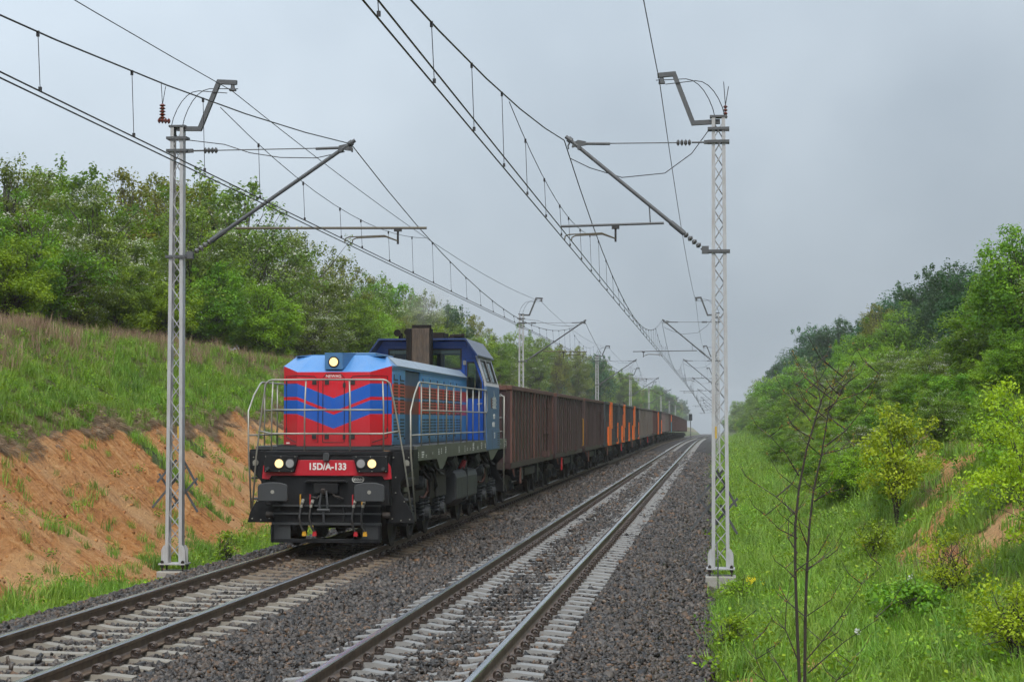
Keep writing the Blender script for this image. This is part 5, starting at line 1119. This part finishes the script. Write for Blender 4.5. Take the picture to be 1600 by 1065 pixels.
def area(n, x0, x1, y0, y1, pw=1.0):
    x = rt.uniform(x0, x1, n); y = y0*(y1/y0)**(rt.rand(n)**pw); return x, y
def grow(name, coll, x, y, keep, s0, s1, ni, label, cat, tiltx=None, weeds=None):
    x, y = x[keep], y[keep]; n_ = len(x); z = gz(x, y)
    rot = np.stack([rt.normal(size=n_)*.12, rt.normal(size=n_)*.12 if tiltx is None else np.full(n_, tiltx)+rt.normal(size=n_)*.25, rt.uniform(0, 6.28, n_) if tiltx is None else np.zeros(n_)], 1)
    scatter(name, coll, np.stack([x, y, z], 1), rot, rt.uniform(s0, s1, n_)*np.interp(y, [20, 60, 200], [.85, 1.15, 1.8]), ni(n_), label, cat)
gi_ = lambda n_: rt.choice(7, n_, p=[.2, .2, .18, .17, .1, .09, .06])
# left bank
x, y = area(17000, -19.5, -14.2, 26, 200)
xn = x+0; keep = (sand_w(x, y) < .45) & (rt.rand(len(x)) < np.interp(x, [-19.5, -18.2, -16, -14.6, -14.2], [.3, .55, 1, .9, .5]))
grow('bank_grass', G_SRC, x, y, keep, .5, 1.0, gi_, 'green grass covering the top of the left bank', 'grass')
x, y = area(6000, -20, -16.0, 26, 220); grow('dry_grass', D_SRC, x, y, rt.rand(len(x)) < np.interp(x, [-20, -18.8, -17.5, -16.3], [.8, 1, .7, .2])*np.interp(fbm(x*.4, y*.2), [.3, .6], [.3, 1]), .6, 1.1, lambda n_: rt.randint(0, 3, n_), 'tall dry reddish grass along the crest of the left bank', 'grass')
x, y = area(2300, -14.7, -13.9, 26, 110); grow('hanging_roots', R_SRC, x, y, rt.rand(len(x)) < np.interp(fbm(y*.5, x*.5), [.35, .6], [.1, 1]), .4, .85, lambda n_: rt.randint(0, 3, n_), 'brown matted roots and dead grass hanging over the sandy scarp', 'roots', tiltx=2.0)
# foot of the left bank and tufts on the sand
x, y = area(5200, -11.0, -9.45, 20, 110); grow('verge_grass', G_SRC, x, y, (rt.rand(len(x)) < np.interp(fbm(x*.6, y*.35+4), [.38, .62], [.06, 1])*np.interp(x, [-11, -10.4, -9.85, -9.6], [.3, .9, 1, .2])) & ~((np.abs(x+10.25) < .5) & (y > 31.8) & (y < 34.4)) & (x < -9.62), .7, 1.35, gi_, 'bright green grass strip along the foot of the sandy bank', 'grass')
x, y = area(3400, -13.8, -10.8, 24, 100); keep = (sand_w(x, y) < .6) | (rt.rand(len(x)) < .13); grow('sand_tufts', G_SRC, x, y, keep, .4, 1.0, gi_, 'scattered grass tufts growing on the orange sand slope', 'grass')
# right side
x, y = area(22000, -.25, 12.5, 16.5, 130); keep = ((sand_w(x, y) < .5) | (rt.rand(len(x)) < .14)) & ~((np.abs(x-.08) < .42) & (y > 32.2) & (y < 34.4)) & (rt.rand(len(x)) < np.interp(x, [-.25, .1, .5, 3, 7, 12.5], [.04, .4, 1, 1, .8, .6])) & ~((x > .9) & (y < 17.2))
grow('verge_grass', G_SRC, x, y, keep, .75, 1.45, gi_, 'lush green grass and weeds covering the right verge and slope', 'grass')
x, y = area(2200, 2.5, 9, 18, 90); grow('dry_grass', D_SRC, x, y, rt.rand(len(x)) < .3, .4, .8, lambda n_: rt.randint(0, 3, n_), 'thin dry grass stems among the weeds of the right slope', 'grass')
x, y = area(2500, .0, 8, 130, 420); grow('verge_grass', G_SRC, x, y, x > .1, 1., 1.6, gi_, 'hazy distant grass along the right edge of the ballast', 'grass')
# flowers
def flower(x, y, h, mat, n, r, label, nm='wild_flower'):
    e = empty(nm, (x, y, float(gz(x, y)))); st_ = MB(); ps = []
    for i in range(n):
        a = random.uniform(0, 6.28); q = Vector((r*math.cos(a)*random.random(), r*math.sin(a)*random.random(), h*random.uniform(.75, 1.05)))
        st_.tube([(q.x*.3, q.y*.3, -.02), (q.x*.8, q.y*.8, q.z*.6), tuple(q)], .004, 4); ps.append(tuple(q))
    st_.build('stem', 'grass_leaf', e); ps = np.repeat(np.array(ps), 9, 0)+rt.normal(size=(n*9, 3))*.018
    Vn, Fn = leaf_quads(ps, rt.normal(size=ps.shape)+np.array([0, 0, 1]), np.full(len(ps), .035), rt); link('petals', npmesh('petals', Vn, Fn, mat, {'tint': np.repeat(rt.rand(len(ps)), 4)}), e); tag(e, label, 'flower')
flower(.62, 31.3, .42, 'petal_yellow', 12, .18, 'yellow flowering weed beside the right mast foundation')
for i, (x, y, lb) in enumerate(((3.0, 29.2, 'white dandelion clock highest of the three on the right slope'), (2.85, 28.2, 'white dandelion clock in the middle of the three on the right slope'), (1.75, 23.4, 'white dandelion clock lowest in the grass right of the sapling'))): flower(x, y, .40, 'petal_white', 2, .12, lb)
# small signal beyond the train
sg_ = empty('railway_signal', (-4.95, 366, float(zt(366))-.3)); tag(sg_, 'small dark railway signal beyond the last wagon', 'signal')
MB().cyl((0, 0, 0), (0, 0, 4.3), .09, None, 8).build('post', 'galv', sg_); MB().box(-.35, .35, -.12, .12, 3.6, 4.9).build('signal_head', 'black_paint', sg_, bevel=.05); MB().cyl((0, -.12, 4.5), (0, -.25, 4.5), .14, None, 12).cyl((0, -.12, 4.0), (0, -.25, 4.0), .14, None, 12).build('lamp_hood', 'black_paint', sg_)

# ------------------------------------------------------------------ haze
hz = MB().box(-605, 605, -95, 1405, -13, 26).build('haze', []); tag(hz, 'pale grey rain haze lying over the whole line', 'haze', kind='stuff')
t = NT('haze'); pv = t.n('ShaderNodeVolumePrincipled'); pv.inputs['Color'].default_value = (.97, .985, 1, 1); pv.inputs['Density'].default_value = .00028; pv.inputs['Anisotropy'].default_value = .2
t.t.links.new(pv.outputs[0], t.out.inputs['Volume']); hz.data.materials.append(t.m)
# thin diesel smoke drifting back from the stack
bm = bmesh.new(); bmesh.ops.create_icosphere(bm, subdivisions=3, radius=1); me = bpy.data.meshes.new('exhaust_smoke'); bm.to_mesh(me); bm.free()
sk = link('exhaust_smoke', me, None, (X1-.15, LY+13.2, 5.2)); sk.scale = (.75, 2.6, .62); sk.rotation_euler = (R(9), 0, 0); tag(sk, 'thin grey exhaust smoke drifting back over the cab roof', 'smoke', kind='stuff')
t = NT('smoke'); pv = t.n('ShaderNodeVolumePrincipled'); pv.inputs['Color'].default_value = (.62, .60, .56, 1); v = t.obj()
r = t.n('ShaderNodeVectorMath', {0: v}, operation='LENGTH').outputs['Value']
t.set(pv.inputs['Density'], t.math('MULTIPLY', t.math('MULTIPLY', t.math('MAXIMUM', t.math('SUBTRACT', 1., r), 0.), t.ramp(t.noise(2.2, 3, v), (.35, 0.), (.7, 1.))), .35))
t.t.links.new(pv.outputs[0], t.out.inputs['Volume']); me.materials.append(t.m)
# tiny joined details (bolt heads, louvre slots, stencil marks) count as one part each
for o in COL.objects:
    if o.parent and o.name.split('.')[0] in ('bolts', 'louvre', 'stencil_marks', 'small_marks', 'tank_marks', 'side_ribs', 'company_emblem', 'door_seam', 'petals'): o['kind'] = 'stuff'
